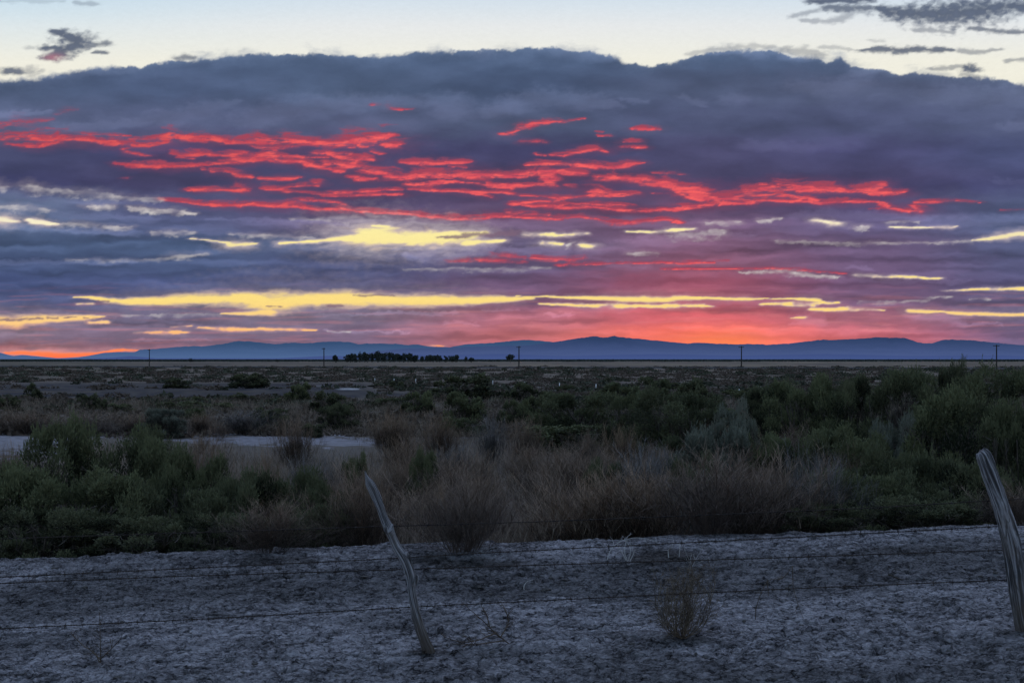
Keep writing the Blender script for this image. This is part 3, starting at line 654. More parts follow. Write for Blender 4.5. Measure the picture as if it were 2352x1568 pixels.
def roadbed():
    # dark low roadbed (the far straight line across the plain)
    P0 = at(-500, d=900); P1 = at(900, d=690); P2 = at(2900, d=520)
    pts = []
    xs = np.linspace(-560, 560, 160)
    ys = np.interp(xs, [-560, -70, 330], [880, 672, 560]) 
    V, Fc = [], []
    for i, (x, y) in enumerate(zip(xs, ys)):
        z = float(zg(x, y))
        for k, (dy, dz) in enumerate(((-7, -.1), (-2.5, .55), (3.5, .55), (8, -.1))): V.append((x, y+dy, z+dz))
        if i: 
            b0 = (i-1)*4
            for k in range(3): Fc.append((b0+k, b0+4+k, b0+5+k, b0+k+1))
    o = link('road', mesh_np('road', V, Fc, M['darkroad']))
    tag(o, 'dark straight raised roadbed crossing the far plain by the utility poles', 'road', kind='structure')
roadbed()

# ------------------------------------------------------------------ hills
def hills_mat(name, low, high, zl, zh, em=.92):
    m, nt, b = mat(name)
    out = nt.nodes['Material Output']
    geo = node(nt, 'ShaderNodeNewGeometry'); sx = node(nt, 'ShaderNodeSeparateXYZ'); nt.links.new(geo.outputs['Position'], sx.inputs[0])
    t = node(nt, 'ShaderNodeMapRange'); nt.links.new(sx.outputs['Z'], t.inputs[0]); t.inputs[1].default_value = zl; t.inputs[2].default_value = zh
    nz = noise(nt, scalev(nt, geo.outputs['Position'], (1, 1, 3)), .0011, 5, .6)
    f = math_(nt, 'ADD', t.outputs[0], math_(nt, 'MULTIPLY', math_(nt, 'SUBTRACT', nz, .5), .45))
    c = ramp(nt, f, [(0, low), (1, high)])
    e = node(nt, 'ShaderNodeEmission'); nt.links.new(c, e.inputs[0]); e.inputs[1].default_value = em  # distance haze put in as a glow of the hill surface
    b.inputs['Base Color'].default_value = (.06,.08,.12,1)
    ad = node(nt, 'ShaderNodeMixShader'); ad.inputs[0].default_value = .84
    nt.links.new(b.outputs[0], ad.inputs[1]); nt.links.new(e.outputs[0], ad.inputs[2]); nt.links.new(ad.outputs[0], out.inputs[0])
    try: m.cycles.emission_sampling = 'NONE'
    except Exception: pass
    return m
def srgb(*c): return tuple(float(v) for v in lin(c))
def ridge(name, label, prof, D, m, thick, seed, spur=.35):
    p = np.array(prof, float)
    pxs = np.linspace(p[0, 0], p[-1, 0], 900)
    top = np.interp(pxs, p[:, 0], p[:, 1])
    top = top - np.abs(fbm(pxs/18, pxs*0+seed, 4, seed))*1.1*np.clip((HY-top)/30, 0, 1)
    rows = 26; V = []
    for k in range(rows):
        t = k/(rows-1)                       # 0 front foot, .7 crest, 1 back
        d = D + (t-.7)*thick
        hgt = (HY-top)/F*D
        prof_t = np.where(t <= .7, (t/.7)**1.25, 1-((t-.7)/.3)**1.2*.8)
        fold = np.abs(fbm(pxs/26+t*1.2, pxs*0+t*3.1+seed, 4, seed+3))
        z = hgt*prof_t*(1-spur*fold*(1-abs(t-.7)/.7)*(1.0 if t != .7 else 0)*min(1, abs(t-.7)*6)) - 6*(1-t)
        x = (pxs-CX)/F*d
        V.append(np.stack([x, np.full_like(x, d), np.maximum(z, -6)+CAMZ*(1 if True else 0)], -1))
    V = np.concatenate(V); nc = len(pxs)
    i = np.arange(rows-1)[:, None]; j = np.arange(nc-1)[None, :]
    a = i*nc+j; Fc = np.stack([a, a+1, a+nc+1, a+nc], -1).reshape(-1, 4)
    tag(link(name, mesh_np(name, V, Fc, m, True)), label, 'hills', kind='structure')
LEFT = [(-1800,822),(-1500,800),(-900,790),(-500,802),(-200,796),(0,809),(31,817),(51,814),(79,817),(133,822),(178,820),(205,816),(239,809),(273,807),(308,808),(321,802),(359,800),(410,795),(455,793),(465,794),(513,788),(547,781),(574,782),(632,789),(667,785),(718,786),(728,784),(769,782),(804,784),(823,789),(842,787),(911,788),(937,791),(959,789),(981,794),(1032,796),(1076,788),(1113,787),(1135,785),(1204,778.5),(1234,780),(1274,784),(1400,790),(1700,800),(2200,806),(2700,822)]
RIGHT = [(780,823),(830,812),(867,805),(930,799),(1003,797),(1113,794),(1223,791),(1278,783),(1314,777),(1340,773),(1367,769.5),(1384,773),(1395,772),(1411,769),(1431,773),(1479,777),(1516,781),(1552,785),(1578,787),(1602,785),(1636,787),(1687,789.5),(1721,788),(1768,790),(1823,786),(1891,777.5),(1908,779),(1987,775),(2017,772),(2079,774),(2109,784.5),(2140,787),(2164,779),(2188,777.5),(2232,779.5),(2300,787),(2352,791),(2600,802),(3000,790),(3600,806),(4200,822)]
FOOT = [(150,824),(250,821),(300,817),(360,822),(640,822),(760,816),(830,818),(900,812),(1000,815),(1150,812),(1300,817),(1500,812),(1700,816),(1900,812),(2100,817),(2300,815),(2500,824)]
hl = lambda px: (HY-px)/F
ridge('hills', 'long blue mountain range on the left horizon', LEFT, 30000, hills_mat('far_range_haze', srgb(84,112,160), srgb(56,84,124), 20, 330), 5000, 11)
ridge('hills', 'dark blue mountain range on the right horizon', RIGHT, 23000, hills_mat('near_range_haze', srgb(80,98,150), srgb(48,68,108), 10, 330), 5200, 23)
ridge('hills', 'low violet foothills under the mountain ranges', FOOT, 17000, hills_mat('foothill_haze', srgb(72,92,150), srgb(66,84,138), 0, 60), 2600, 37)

# ------------------------------------------------------------------ sky: a shell of evening cloud far beyond the hills
def build_sky():
    az = np.concatenate([np.linspace(-R(180), -R(22.5), 150)[:-1], np.linspace(-R(22.5), R(22.5), 1300), np.linspace(R(22.5), R(180), 150)[1:]])
    el = np.concatenate([[-R(1.2)], np.linspace(-R(.25), R(15.2), 450), R(15.2)+np.linspace(0, R(22), 26)[1:]])
    A, E = np.meshgrid(az, el, indexing='ij')
    Ac = np.clip(A, -R(55), R(55)); px = CX + F*np.tan(Ac) + (A-Ac)*F*1.4; py = HY - F*np.tan(E)/np.cos(Ac)
    c, cov = sky_colour(px, np.maximum(py, -260))
    al = sstep(R(34), R(18), E)
    Rr = 50000
    V = np.stack([Rr*np.sin(A)*np.cos(E), Rr*np.cos(A)*np.cos(E), Rr*np.sin(E)+CAMZ], -1).reshape(-1, 3)
    na, ne = A.shape
    i = np.arange(na-1)[:, None]; j = np.arange(ne-1)[None, :]; a = i*ne+j
    Fc = np.stack([a, a+1, a+ne+1, a+ne], -1).reshape(-1, 4)
    rgba = np.concatenate([c.reshape(-1, 3), al.reshape(-1, 1)], 1)
    m = bpy.data.materials.new('evening_cloud'); m.use_nodes = True; nt = m.node_tree; nt.nodes.remove(nt.nodes['Principled BSDF'])
    at_ = node(nt, 'ShaderNodeAttribute', attribute_name='cloud'); tc = node(nt, 'ShaderNodeTexCoord')
    f = noise(nt, scalev(nt, tc.outputs['Object'], (1, 1, 2.4)), .0045, 4, .6)
    k = math_(nt, 'ADD', .955, math_(nt, 'MULTIPLY', f, .09))
    e = node(nt, 'ShaderNodeEmission'); nt.links.new(at_.outputs['Color'], e.inputs[0]); nt.links.new(k, e.inputs[1])
    tr = node(nt, 'ShaderNodeBsdfTransparent'); mx = node(nt, 'ShaderNodeMixShader')
    nt.links.new(at_.outputs['Alpha'], mx.inputs[0]); nt.links.new(tr.outputs[0], mx.inputs[1]); nt.links.new(e.outputs[0], mx.inputs[2])
    nt.links.new(mx.outputs[0], nt.nodes['Material Output'].inputs[0])
    m.cycles.emission_sampling = 'NONE'
    o = link('sky', mesh_np('sky', V, Fc, m, True, {'cloud': ('FLOAT_COLOR', rgba)}))
    tag(o, 'sunset sky with a slate cloud bank, red streaks and yellow gaps', 'sky', kind='structure')
build_sky()

# ------------------------------------------------------------------ plants
def segs_to_mesh(P0, P1, r0, r1, sides=3):
    """tapered prisms (or flat ribbons with sides=2)"""
    P0 = np.asarray(P0, float); P1 = np.asarray(P1, float); d = P1-P0
    d /= np.maximum(np.linalg.norm(d, axis=1, keepdims=True), 1e-9)
    ref = np.where(np.abs(d[:, 2:3]) > .9, np.array([[1., 0, 0]]), np.array([[0, 0, 1.]]))
    u = np.cross(d, ref); u /= np.linalg.norm(u, axis=1, keepdims=True); v = np.cross(d, u)
    n = len(P0); r0 = np.asarray(r0)[:, None]; r1 = np.asarray(r1)[:, None]
    V, Fc = [], []
    for k in range(sides):
        if sides == 2: w = u*(1 if k == 0 else -1)
        else:
            a = 2*math.pi*k/sides; w = u*math.cos(a)+v*math.sin(a)
        V.append(P0+w*r0); V.append(P1+w*r1)
    V = np.stack(V, 1).reshape(-1, 3); b = (np.arange(n)*2*sides)[:, None]
    if sides == 2: Fc = b+np.array([[0, 1, 3, 2]])
    else: Fc = np.concatenate([b+np.array([[2*k, 2*k+1, (2*k+3) % (2*sides), (2*k+2) % (2*sides)]]) for k in range(sides)])
    return V, Fc
def unit(v): return v/np.maximum(np.linalg.norm(v, axis=-1, keepdims=True), 1e-9)
def grow(rng, P, Dn, L, Rd, nseg, wob, up):
    """march every twig nseg steps; returns segments and node table (n, nseg+1, 3), dirs"""
    n = len(P); pts = [P]; dirs = [Dn]; d = Dn; p = P
    for s in range(nseg):
        d = unit(d + rng.normal(0, wob, (n, 3)) + np.array([0, 0, up]))
        p = p + d*(L/nseg)[:, None]; pts.append(p); dirs.append(d)
    pts = np.stack(pts, 1); dirs = np.stack(dirs, 1)
    t = np.linspace(1, .45, nseg+1)
    r0 = (Rd[:, None]*t[None, :-1]).ravel(); r1 = (Rd[:, None]*t[None, 1:]).ravel()
    return pts[:, :-1].reshape(-1, 3), pts[:, 1:].reshape(-1, 3), r0, r1, pts, dirs
def children(rng, pts, dirs, L, Rd, k, spread, lr, rr, tmin=.3):
    n, m = pts.shape[:2]
    t = rng.uniform(tmin, 1, (n, k))*(m-1); i = np.clip(t.astype(int), 0, m-2); f = (t-i)[..., None]
    a = np.arange(n)[:, None]
    P = pts[a, i]*(1-f)+pts[a, i+1]*f; D = dirs[a, np.minimum(i+1, m-1)]
    D = unit(D + rng.normal(0, spread, D.shape))
    l = (L[:, None]*lr*rng.uniform(.6, 1.25, (n, k))*(1.15-.5*t/(m-1)))
    return P.reshape(-1, 3), D.reshape(-1, 3), l.ravel(), np.repeat(Rd*rr, k)
def leaves(rng, P, D, n_per, ln, wd, tilt=.7, upb=.25):
    n = len(P); idx = np.repeat(np.arange(n), n_per)
    d = unit(D[idx] + rng.normal(0, tilt, (len(idx), 3)) + np.array([0, 0, upb]))
    s = unit(np.cross(d, rng.normal(0, 1, (len(idx), 3))))
    L = ln*rng.uniform(.6, 1.4, len(idx))[:, None]; W = wd*rng.uniform(.7, 1.3, len(idx))[:, None]
    p = P[idx]+rng.normal(0, ln*.25, (len(idx), 3))
    V = np.stack([p, p+d*L*.5+s*W*.5, p+d*L, p+d*L*.5-s*W*.5], 1).reshape(-1, 3)
    return V, (np.arange(len(idx))*4)[:, None]+np.array([[0, 1, 2, 3]])
def join(parts):
    V, Fc, o = [], [], 0
    for v, f in parts: V.append(v); Fc.append(f+o); o += len(v)
    return np.concatenate(V), np.concatenate(Fc)

PROTO = {}
def normalise(meshes):
    """scale all meshes of a plant so that it is 1 wide (95th percentile) and 1 high"""
    A = np.concatenate([m_[0] for m_ in meshes])
    r = np.percentile(np.hypot(A[:, 0], A[:, 1]), 96); h = np.percentile(A[:, 2], 99)
    return r, h
def leafy(kind, seed, mleaf, stems=18, k1=8, k2=7, lp=16, ln=.05, wd=.012, H=1.9, W=2.1, wob=.2, clump=True, lobes=46):
    rng = np.random.default_rng(seed)
    a = rng.uniform(0, 2*math.pi, stems); tl = rng.uniform(.15, 1.15, stems)
    D = unit(np.stack([np.cos(a)*np.sin(tl), np.sin(a)*np.sin(tl), np.cos(tl)+.15], -1)); P = np.stack([np.cos(a)*.12, np.sin(a)*.12, a*0-.06], -1)
    L = rng.uniform(.6, 1.05, stems)*H*.75; Rd = np.full(stems, .022)
    s0 = grow(rng, P, D, L, Rd, 5, wob, .05)
    c1 = children(rng, s0[4], s0[5], L, Rd, k1, .75, .5, .5, .3); s1 = grow(rng, *c1, 4, wob, .03)
    c2 = children(rng, s1[4], s1[5], c1[2], c1[3], k2, .75, .5, .5, .35); s2 = grow(rng, *c2, 3, wob, .06)
    br = join([segs_to_mesh(*s[:4]) for s in (s0, s1)] + [segs_to_mesh(*s2[:4], sides=2)])
    r0_, h0_ = np.percentile(np.hypot(s1[4][..., 0], s1[4][..., 1]), 90), np.percentile(s1[4][..., 2], 95)
    nl = int(lobes); u_ = rng.uniform(0, 1, nl)**.5; al = rng.uniform(0, 2*math.pi, nl)
    # lobes sit on and inside a lumpy dome
    cz = rng.uniform(.02, .88, nl); rr_ = np.sqrt(np.clip(1-(cz-.28)**2/.52, .05, 1))*rng.uniform(.35, .95, nl)
    cc = np.stack([np.cos(al)*rr_, np.sin(al)*rr_, cz], -1); lr_ = rng.uniform(.12, .26, nl)*(1.15-.25*cz)
    n_ = nl*lp*10; idx = rng.integers(0, nl, n_)
    v = unit(rng.normal(0, 1, (n_, 3))); v[:, 2] = np.where(v[:, 2] < -.35, -v[:, 2], v[:, 2])
    q = 1+.28*fbm(v[:, 0]*1.9+idx*3.7, v[:, 1]*1.9+v[:, 2]*2.3, 3, seed)
    c_ = cc[idx]+v*(lr_[idx]*q*rng.uniform(.45, 1.0, n_)**.6)[:, None]*np.array([1, 1, .85])
    c_ = c_*np.array([r0_, r0_, h0_])
    # plumes: a few shoots stand out of each lobe
    dd_ = unit(v*.9+np.array([0, 0, .55]))
    lf = leaves(rng, c_, dd_, 1, ln, wd, .45, .1)
    pidx = rng.integers(0, n_, nl*7); pl_ = np.repeat(pidx, 12); tt_ = np.tile(np.linspace(0, 1, 12), len(pidx))
    pp = c_[pl_]+dd_[pl_]*(tt_*.11*r0_*np.repeat(rng.uniform(.4, 1.3, len(pidx)), 12))[:, None]
    lf = join([lf, leaves(rng, pp, dd_[pl_], 1, ln*.8, wd*.8, .35, .1)])
    painted_light_n = np.repeat(np.clip(.42+.36*v[:, 2]+.45*(cz[idx]-.5)+(rng.normal(0, .12, nl))[idx], 0, 1.1), 4)  # lobe tops lighter, undersides and low lobes darker: shading painted into leaf colour
    painted_light_p = np.repeat(np.clip((painted_light_n[::4][pl_])+.12+.22*tt_, 0, 1.2), 4)
    tone = np.concatenate([painted_light_n, painted_light_p])
    r, h = normalise([lf])
    zt = br[0].reshape(-1, 3)
    okf = (zt[br[1]].max(axis=1)[:, 2] < h*.78) & (np.hypot(zt[br[1]][..., 0], zt[br[1]][..., 1]).max(axis=1) < r*.85)
    br = (br[0], br[1][okf])
    s = np.array([W/2/r, W/2/r, H/h])
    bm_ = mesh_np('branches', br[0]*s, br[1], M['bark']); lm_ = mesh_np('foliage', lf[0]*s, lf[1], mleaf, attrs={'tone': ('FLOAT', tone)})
    PROTO.setdefault(kind, []).append(([('branches', bm_), ('foliage', lm_)], W, H))
def twiggy(kind, seed, m_, stems=60, k1=9, k2=7, H=1.2, W=2.0, r=.006, lean=1.1, up=.06, part='twigs'):
    rng = np.random.default_rng(seed)
    a = rng.uniform(0, 2*math.pi, stems); tl = np.abs(rng.normal(0, lean*.6, stems)).clip(0, 1.45)
    D = unit(np.stack([np.cos(a)*np.sin(tl), np.sin(a)*np.sin(tl), np.cos(tl)+.05], -1)); P = np.stack([np.cos(a)*.05, np.sin(a)*.05, a*0-.04], -1)*rng.uniform(.2, 3, (stems, 1))
    P[:, 2] = -.05
    L = rng.uniform(.55, 1.05, stems)*H; Rd = np.full(stems, r)
    s0 = grow(rng, P, D, L, Rd, 5, .12, up)
    c1 = children(rng, s0[4], s0[5], L, Rd, k1, .33, .5, .6, .2); s1 = grow(rng, *c1, 3, .13, up)
    c2 = children(rng, s1[4], s1[5], c1[2], c1[3], k2, .4, .55, .65, .15); s2 = grow(rng, *c2, 2, .15, up)
    g = join([segs_to_mesh(*s0[:4]), segs_to_mesh(*s1[:4], sides=3), segs_to_mesh(*s2[:4], sides=3)] if False else [segs_to_mesh(*s0[:4], sides=2), segs_to_mesh(*s1[:4], sides=2), segs_to_mesh(*s2[:4], sides=2)])
    rr, h = normalise([g]); s = np.array([W/2/rr, W/2/rr, H/h])
    PROTO.setdefault(kind, []).append(([(part, mesh_np(part, g[0]*s, g[1], m_))], W, H))
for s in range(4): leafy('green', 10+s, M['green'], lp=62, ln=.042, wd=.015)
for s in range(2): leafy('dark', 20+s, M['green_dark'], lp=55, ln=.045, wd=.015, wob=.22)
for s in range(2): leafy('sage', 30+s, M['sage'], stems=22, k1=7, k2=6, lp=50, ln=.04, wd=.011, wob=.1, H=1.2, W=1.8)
for s in range(3): twiggy('brown', 40+s, M['brown'], stems=80, k1=9, k2=7, r=.0045, lean=.9)
for s in range(2): twiggy('greytwig', 46+s, M['greytw'], stems=70, k1=9, k2=6, r=.0045, lean=.9)
# lighter versions for the middle distance
for s in range(3): leafy('green_mid', 50+s, M['green'], stems=10, k1=6, k2=5, lp=14, ln=.10, wd=.045, lobes=30)
for s in range(2): leafy('dark_mid', 55+s, M['green_dark'], stems=10, k1=6, k2=5, lp=14, ln=.10, wd=.05, lobes=30)
for s in range(2): twiggy('brown_mid', 60+s, M['brown_far'], stems=40, k1=6, k2=5, r=.009, lean=1.0)
NAMES = {'green': ('greasewood_bush', 'bush'), 'dark': ('dark_shrub', 'shrub'), 'sage': ('sagebrush', 'bush'), 'brown': ('dry_brush', 'brush'), 'greytwig': ('grey_brush', 'brush')}
cnt = {}
def bush(kind, px, d, top, wpx, label, group=None, sink=0.04):
    lo = PROTO[kind]; cnt[kind] = cnt.get(kind, -1)+1; parts, W, H = lo[cnt[kind] % len(lo)]
    b = at(px, d=d); gy = HY+(CAMZ-b.z)*F/d
    hgt = max((gy-top)/F*d, .15); wid = wpx/F*d
    nm, cat = NAMES[kind.replace('_mid', '')]
    rz = random.uniform(0, 6.28)
    sc = (wid/W, wid/W, hgt/H)
    b.z -= sink
    if len(parts) == 1:
        o = link(nm, parts[0][1], loc=b); o.rotation_euler[2] = rz; o.scale = sc
    else:
        o = empty(nm, b, rz); o.scale = sc
        for pn, me in parts: link(pn, me, o)
    tag(o, label, cat, group); return o
random.seed(5)
# --- front left thicket
G1 = 'greasewood bushes in the front left thicket'
for a in [
 ('green', 150, 20.0, 970, 250, 'tallest bright green greasewood bush of the left thicket, its crown against the pale flat'),
 ('green', 310, 20.0, 1000, 250, 'broad green greasewood bush just right of the tallest one in the left thicket'),
 ('green', 448, 19.0, 1032, 210, 'rounded green greasewood bush at the right shoulder of the left thicket'),
 ('green', 40, 17.6, 1070, 330, 'dark green greasewood bush cut by the left edge of the photo'),
 ('green', 225, 17.2, 1085, 330, 'green greasewood bush in the front middle of the left thicket'),
 ('green', 400, 17.0, 1120, 300, 'low green greasewood bush in front of the rounded one in the left thicket'),
 ('dark', 560, 18.2, 1085, 260, 'dark green shrub behind the fan of bare twigs in the left thicket'),
 ('green', 690, 18.6, 1085, 230, 'green greasewood bush left of the crooked fence post'),
 ('dark', 120, 16.4, 1160, 300, 'low dark shrub at the foot of the left thicket near the edge'),
 ('dark', 330, 16.2, 1180, 300, 'low dark shrub at the foot of the left thicket on its middle'),
 ('dark', 520, 16.3, 1170, 240, 'low dark shrub at the foot of the left thicket beside the bare twig fan'),
 ('dark', 740, 16.6, 1160, 230, 'dark low shrub right behind the crooked fence post'),
]: bush(*a, group=G1 if a[0] == 'green' else None)
bush('brown', 620, 15.0, 1140, 290, 'fan of bare grey brown twigs at the crust edge left of the crooked post')
bush('brown', 1060, 14.4, 1085, 330, 'big rounded dry brown bush standing alone on the crust right of the crooked post')
# --- right thicket
for a in [
 ('green', 1330, 52, 902, 240, 'dark green bush farthest left in the right thicket'),
 ('green', 1460, 46, 905, 150, 'small dark green bush between two wider ones on the left of the right thicket'),
 ('green', 1560, 42, 898, 240, 'wide green bush left of the pale grey sage bush'),
 ('dark', 1770, 50, 880, 170, 'dark shrub behind the pale grey sage bush in the right thicket'),
 ('green', 1850, 40, 868, 220, 'wide dark green bush in the back row of the right thicket'),
 ('dark', 1960, 46, 866, 160, 'dark shrub in the back row right of the wide dark green bush'),
 ('green', 2080, 38, 850, 210, 'green bush in the back row left of the tall upright shrub'),
 ('dark', 2185, 44, 834, 90, 'tall narrow dark shrub rising above the right thicket to the horizon'),
 ('green', 2290, 30, 850, 260, 'big olive bush in the back row at the right edge'),
 ('green', 2210, 23, 905, 320, 'big bright green bush left of and behind the thick leaning post'),
 ('green', 2350, 22, 930, 220, 'green bush behind the thick leaning post, cut by the right edge'),
 ('sage', 1690, 31, 932, 120, 'pale grey sage bush with a pointed crown in the middle of the right thicket'),
 ('sage', 1640, 24, 985, 210, 'grey green sage bush in front of the pointed pale one'),
 ('green', 1780, 24, 1000, 190, 'small green bush right of the grey green sage bush'),
 ('green', 1930, 23, 985, 260, 'broad green bush in the centre of the right thicket'),
 ('sage', 2060, 27, 965, 150, 'pale sage bush in the gap behind the broad green bush'),
 ('green', 2090, 19, 1035, 280, 'green bush with upright shoots in the front of the right thicket'),
 ('greytwig', 1850, 20.5, 1030, 180, 'clump of grey violet bare twigs among the green bushes of the right thicket'),
 ('green', 1600, 20, 1045, 150, 'small green bush at the left front of the right thicket'),
 ('green', 1980, 17.5, 1085, 300, 'dark green bush in the front row left of the bush with upright shoots'),
 ('dark', 2250, 17.4, 1060, 270, 'dark shrub directly behind the thick leaning post'),
 ('dark', 2130, 16.3, 1135, 320, 'low dark shrub at the crust edge near the thick leaning post'),
 ('dark', 1900, 16.3, 1150, 260, 'low dark shrub at the crust edge in the middle right'),
 ('brown', 2330, 15.9, 1100, 240, 'dry brown bush at the crust edge beside the thick leaning post'),
 ('brown', 1760, 18.2, 1100, 230, 'dry brown bush left of the low dark shrub at the crust edge'),
]: bush(*a, group=None)
# --- the brown middle: dry brush, countable near the front
GB = 'dry brown brush filling the middle of the plain'
rb = random.Random(9)
def mid(kind, px, d, hm, wm, label, group):
    b = at(px, d=d); gy = HY+(CAMZ-b.z)*F/d
    return bush(kind, px, d, gy-hm/d*F, wm/d*F, label, group)
spots = []
for row, (d, n) in enumerate([(16.4, 9), (18.2, 9), (20.4, 10), (23, 11), (26.5, 11), (31, 10), (37, 10)]):
    for i in range(n):
        px = 770 + (1960-770)*(i+.5+rb.uniform(-.35, .35))/n - (120 if d > 24 else 0)
        if (d > 24 and px < 900) or (d < 17.5 and 900 < px < 1210): continue
        spots.append((px, d*rb.uniform(.96, 1.04)))
for px, d in spots:
    k = 'brown' if rb.random() < .85 else 'greytwig'
    mid(k, px, d, rb.uniform(.85, 1.35)*(1.0 if d > 17 else .95), rb.uniform(1.3, 2.2),
        'dry tan brush in the mass between the left thicket and the right one' if k == 'brown' else 'grey blue twiggy brush scattered through the brown mass in the middle', GB if k == 'brown' else 'grey brush among the brown brush')
bush('green', 975, 24, 1035, 90, 'small bright green bush alone in the brown brush above the crooked post')
bush('green', 815, 25, 1045, 70, 'small green bush left of the bright green one in the brown brush')
bush('dark', 1385, 24, 1060, 110, 'small dark shrub alone in the brown brush in the centre right')
# --- middle distance on the left and centre
for a in [
 ('brown', 55, 62, 945, 200, 'wide dark brown bush beyond the pale flat at the left edge'),
 ('brown', 200, 62, 948, 190, 'brown bush second from the left beyond the pale flat'),
 ('brown', 330, 64, 950, 150, 'brown bush left of the grey blue one beyond the pale flat'),
 ('sage', 380, 60, 938, 110, 'pale grey blue sage bush beyond the pale flat on the left'),
 ('brown', 462, 62, 948, 110, 'brown bush right of the grey blue sage bush beyond the pale flat'),
 ('greytwig', 560, 62, 938, 190, 'wide grey twig bush standing on the edge of the pale flat'),
 ('dark', 622, 66, 940, 80, 'dark shrub right of the wide grey twig bush'),
 ('brown', 505, 58, 968, 60, 'small brown bush on the pale flat beneath the wide grey twig bush'),
 ('dark', 722, 60, 972, 60, 'small dark bush on the pale flat next to the tall tan brown bush'),
 ('brown', 680, 40, 955, 130, 'tall tan brown bush in front of the pale flat left of centre'),
 ('dark', 780, 66, 926, 100, 'dark bushy shrub at the right end of the pale flat'),
 ('brown', 900, 46, 945, 140, 'brown bush right of the dark shrub at the end of the pale flat'),
 ('brown', 1010, 44, 950, 150, 'brown bush above the middle of the picture on the near plain'),
 ('greytwig', 1130, 42, 955, 110, 'grey twig bush above the middle of the picture'),
 ('brown', 1210, 40, 960, 120, 'brown bush left of the right thicket'),
 ('green', 345, 27, 985, 130, 'brown green bush behind the shoulder of the left thicket'),
 ('brown', 470, 27, 995, 190, 'pale brown bush behind the rounded bush of the left thicket'),
 ('brown', 600, 24, 1040, 200, 'brown bush behind the dark shrub of the left thicket'),
 ('greytwig', 720, 27, 1040, 200, 'grey twig bush above the green bush left of the crooked post'),
 ('brown', 20, 34, 1020, 110, 'small brown bush at the left edge on the pale flat'),
 ('dark_mid', 10, 88, 912, 80, 'dark green bush on the grass strip at the left edge'),
 ('dark_mid', 205, 92, 905, 55, 'dark rounded bush on the grass strip left of centre'),
 ('dark_mid', 235, 90, 915, 40, 'small dark bush touching the rounded one on the grass strip'),
 ('green_mid', 275, 86, 926, 70, 'green low bush on the grass strip'),
 ('green_mid', 400, 88, 922, 110, 'wide low green bush on the grass strip'),
 ('green_mid', 500, 90, 924, 90, 'low green bush right of the wide one on the grass strip'),
 ('dark_mid', 750, 84, 900, 90, 'dark bush at the right end of the grass strip'),
 ('green_mid', 690, 105, 880, 60, 'dark bush on the grey earth bank'),
 ('dark_mid', 565, 150, 858, 110, 'large dark bush behind the grey earth bank'),
 ('dark_mid', 405, 150, 868, 60, 'dark bush behind the left part of the grey earth bank'),
 ('dark_mid', 75, 118, 880, 40, 'small dark bush on the left part of the grey earth bank'),
 ('green_mid', 958, 82, 900, 80, 'green bush on the bare strip left of the centre line'),
 ('green_mid', 1065, 72, 902, 100, 'green bush on the bare strip right of the centre line'),
 ('dark_mid', 1070, 120, 862, 150, 'big dark bush among the white marker posts'),
 ('dark_mid', 1200, 110, 880, 90, 'dark bush below the white marker posts'),
 ('green_mid', 1240, 75, 905, 90, 'green bush left of the dark green bush of the right thicket'),
 ('green_mid', 1180, 70, 918, 80, 'low green bush in the centre of the near plain'),
 ('green_mid', 1430, 90, 880, 110, 'green bush behind the left part of the right thicket'),
 ('dark_mid', 1600, 90, 872, 110, 'dark green bush behind the wide green bush of the right thicket'),
 ('green_mid', 1500, 110, 868, 80, 'small green bush under the white marker posts'),
]: bush(*a, group=None)
GM = 'scrub bushes dotted over the plain'
rm = random.Random(31)
n_mid = 0
while n_mid < 150:
    px = rm.uniform(-60, 2420); d = math.exp(rm.uniform(math.log(48), math.log(260)))
    gp = at(px, d=d); py = HY+(CAMZ-gp.z)*F/d
    if 878 < py < 915 and px < 860: continue
    if 975 < py < 1040 and px < 860: continue
    k = rm.choice(['green_mid', 'dark_mid', 'brown_mid', 'brown_mid']) ; n_mid += 1
    lab = {'green_mid': 'dull green scrub bush dotted over the plain below the utility poles', 'dark_mid': 'dark low shrub dotted over the plain below the utility poles', 'brown_mid': 'dry brown bush dotted over the plain below the utility poles'}[k]
    mid(k, px, d, rm.uniform(.4, 1.0), rm.uniform(1.4, 3.2), lab, {'green_mid': GM, 'dark_mid': 'dark shrubs dotted over the plain', 'brown_mid': 'dry brown bushes dotted over the plain'}[k])

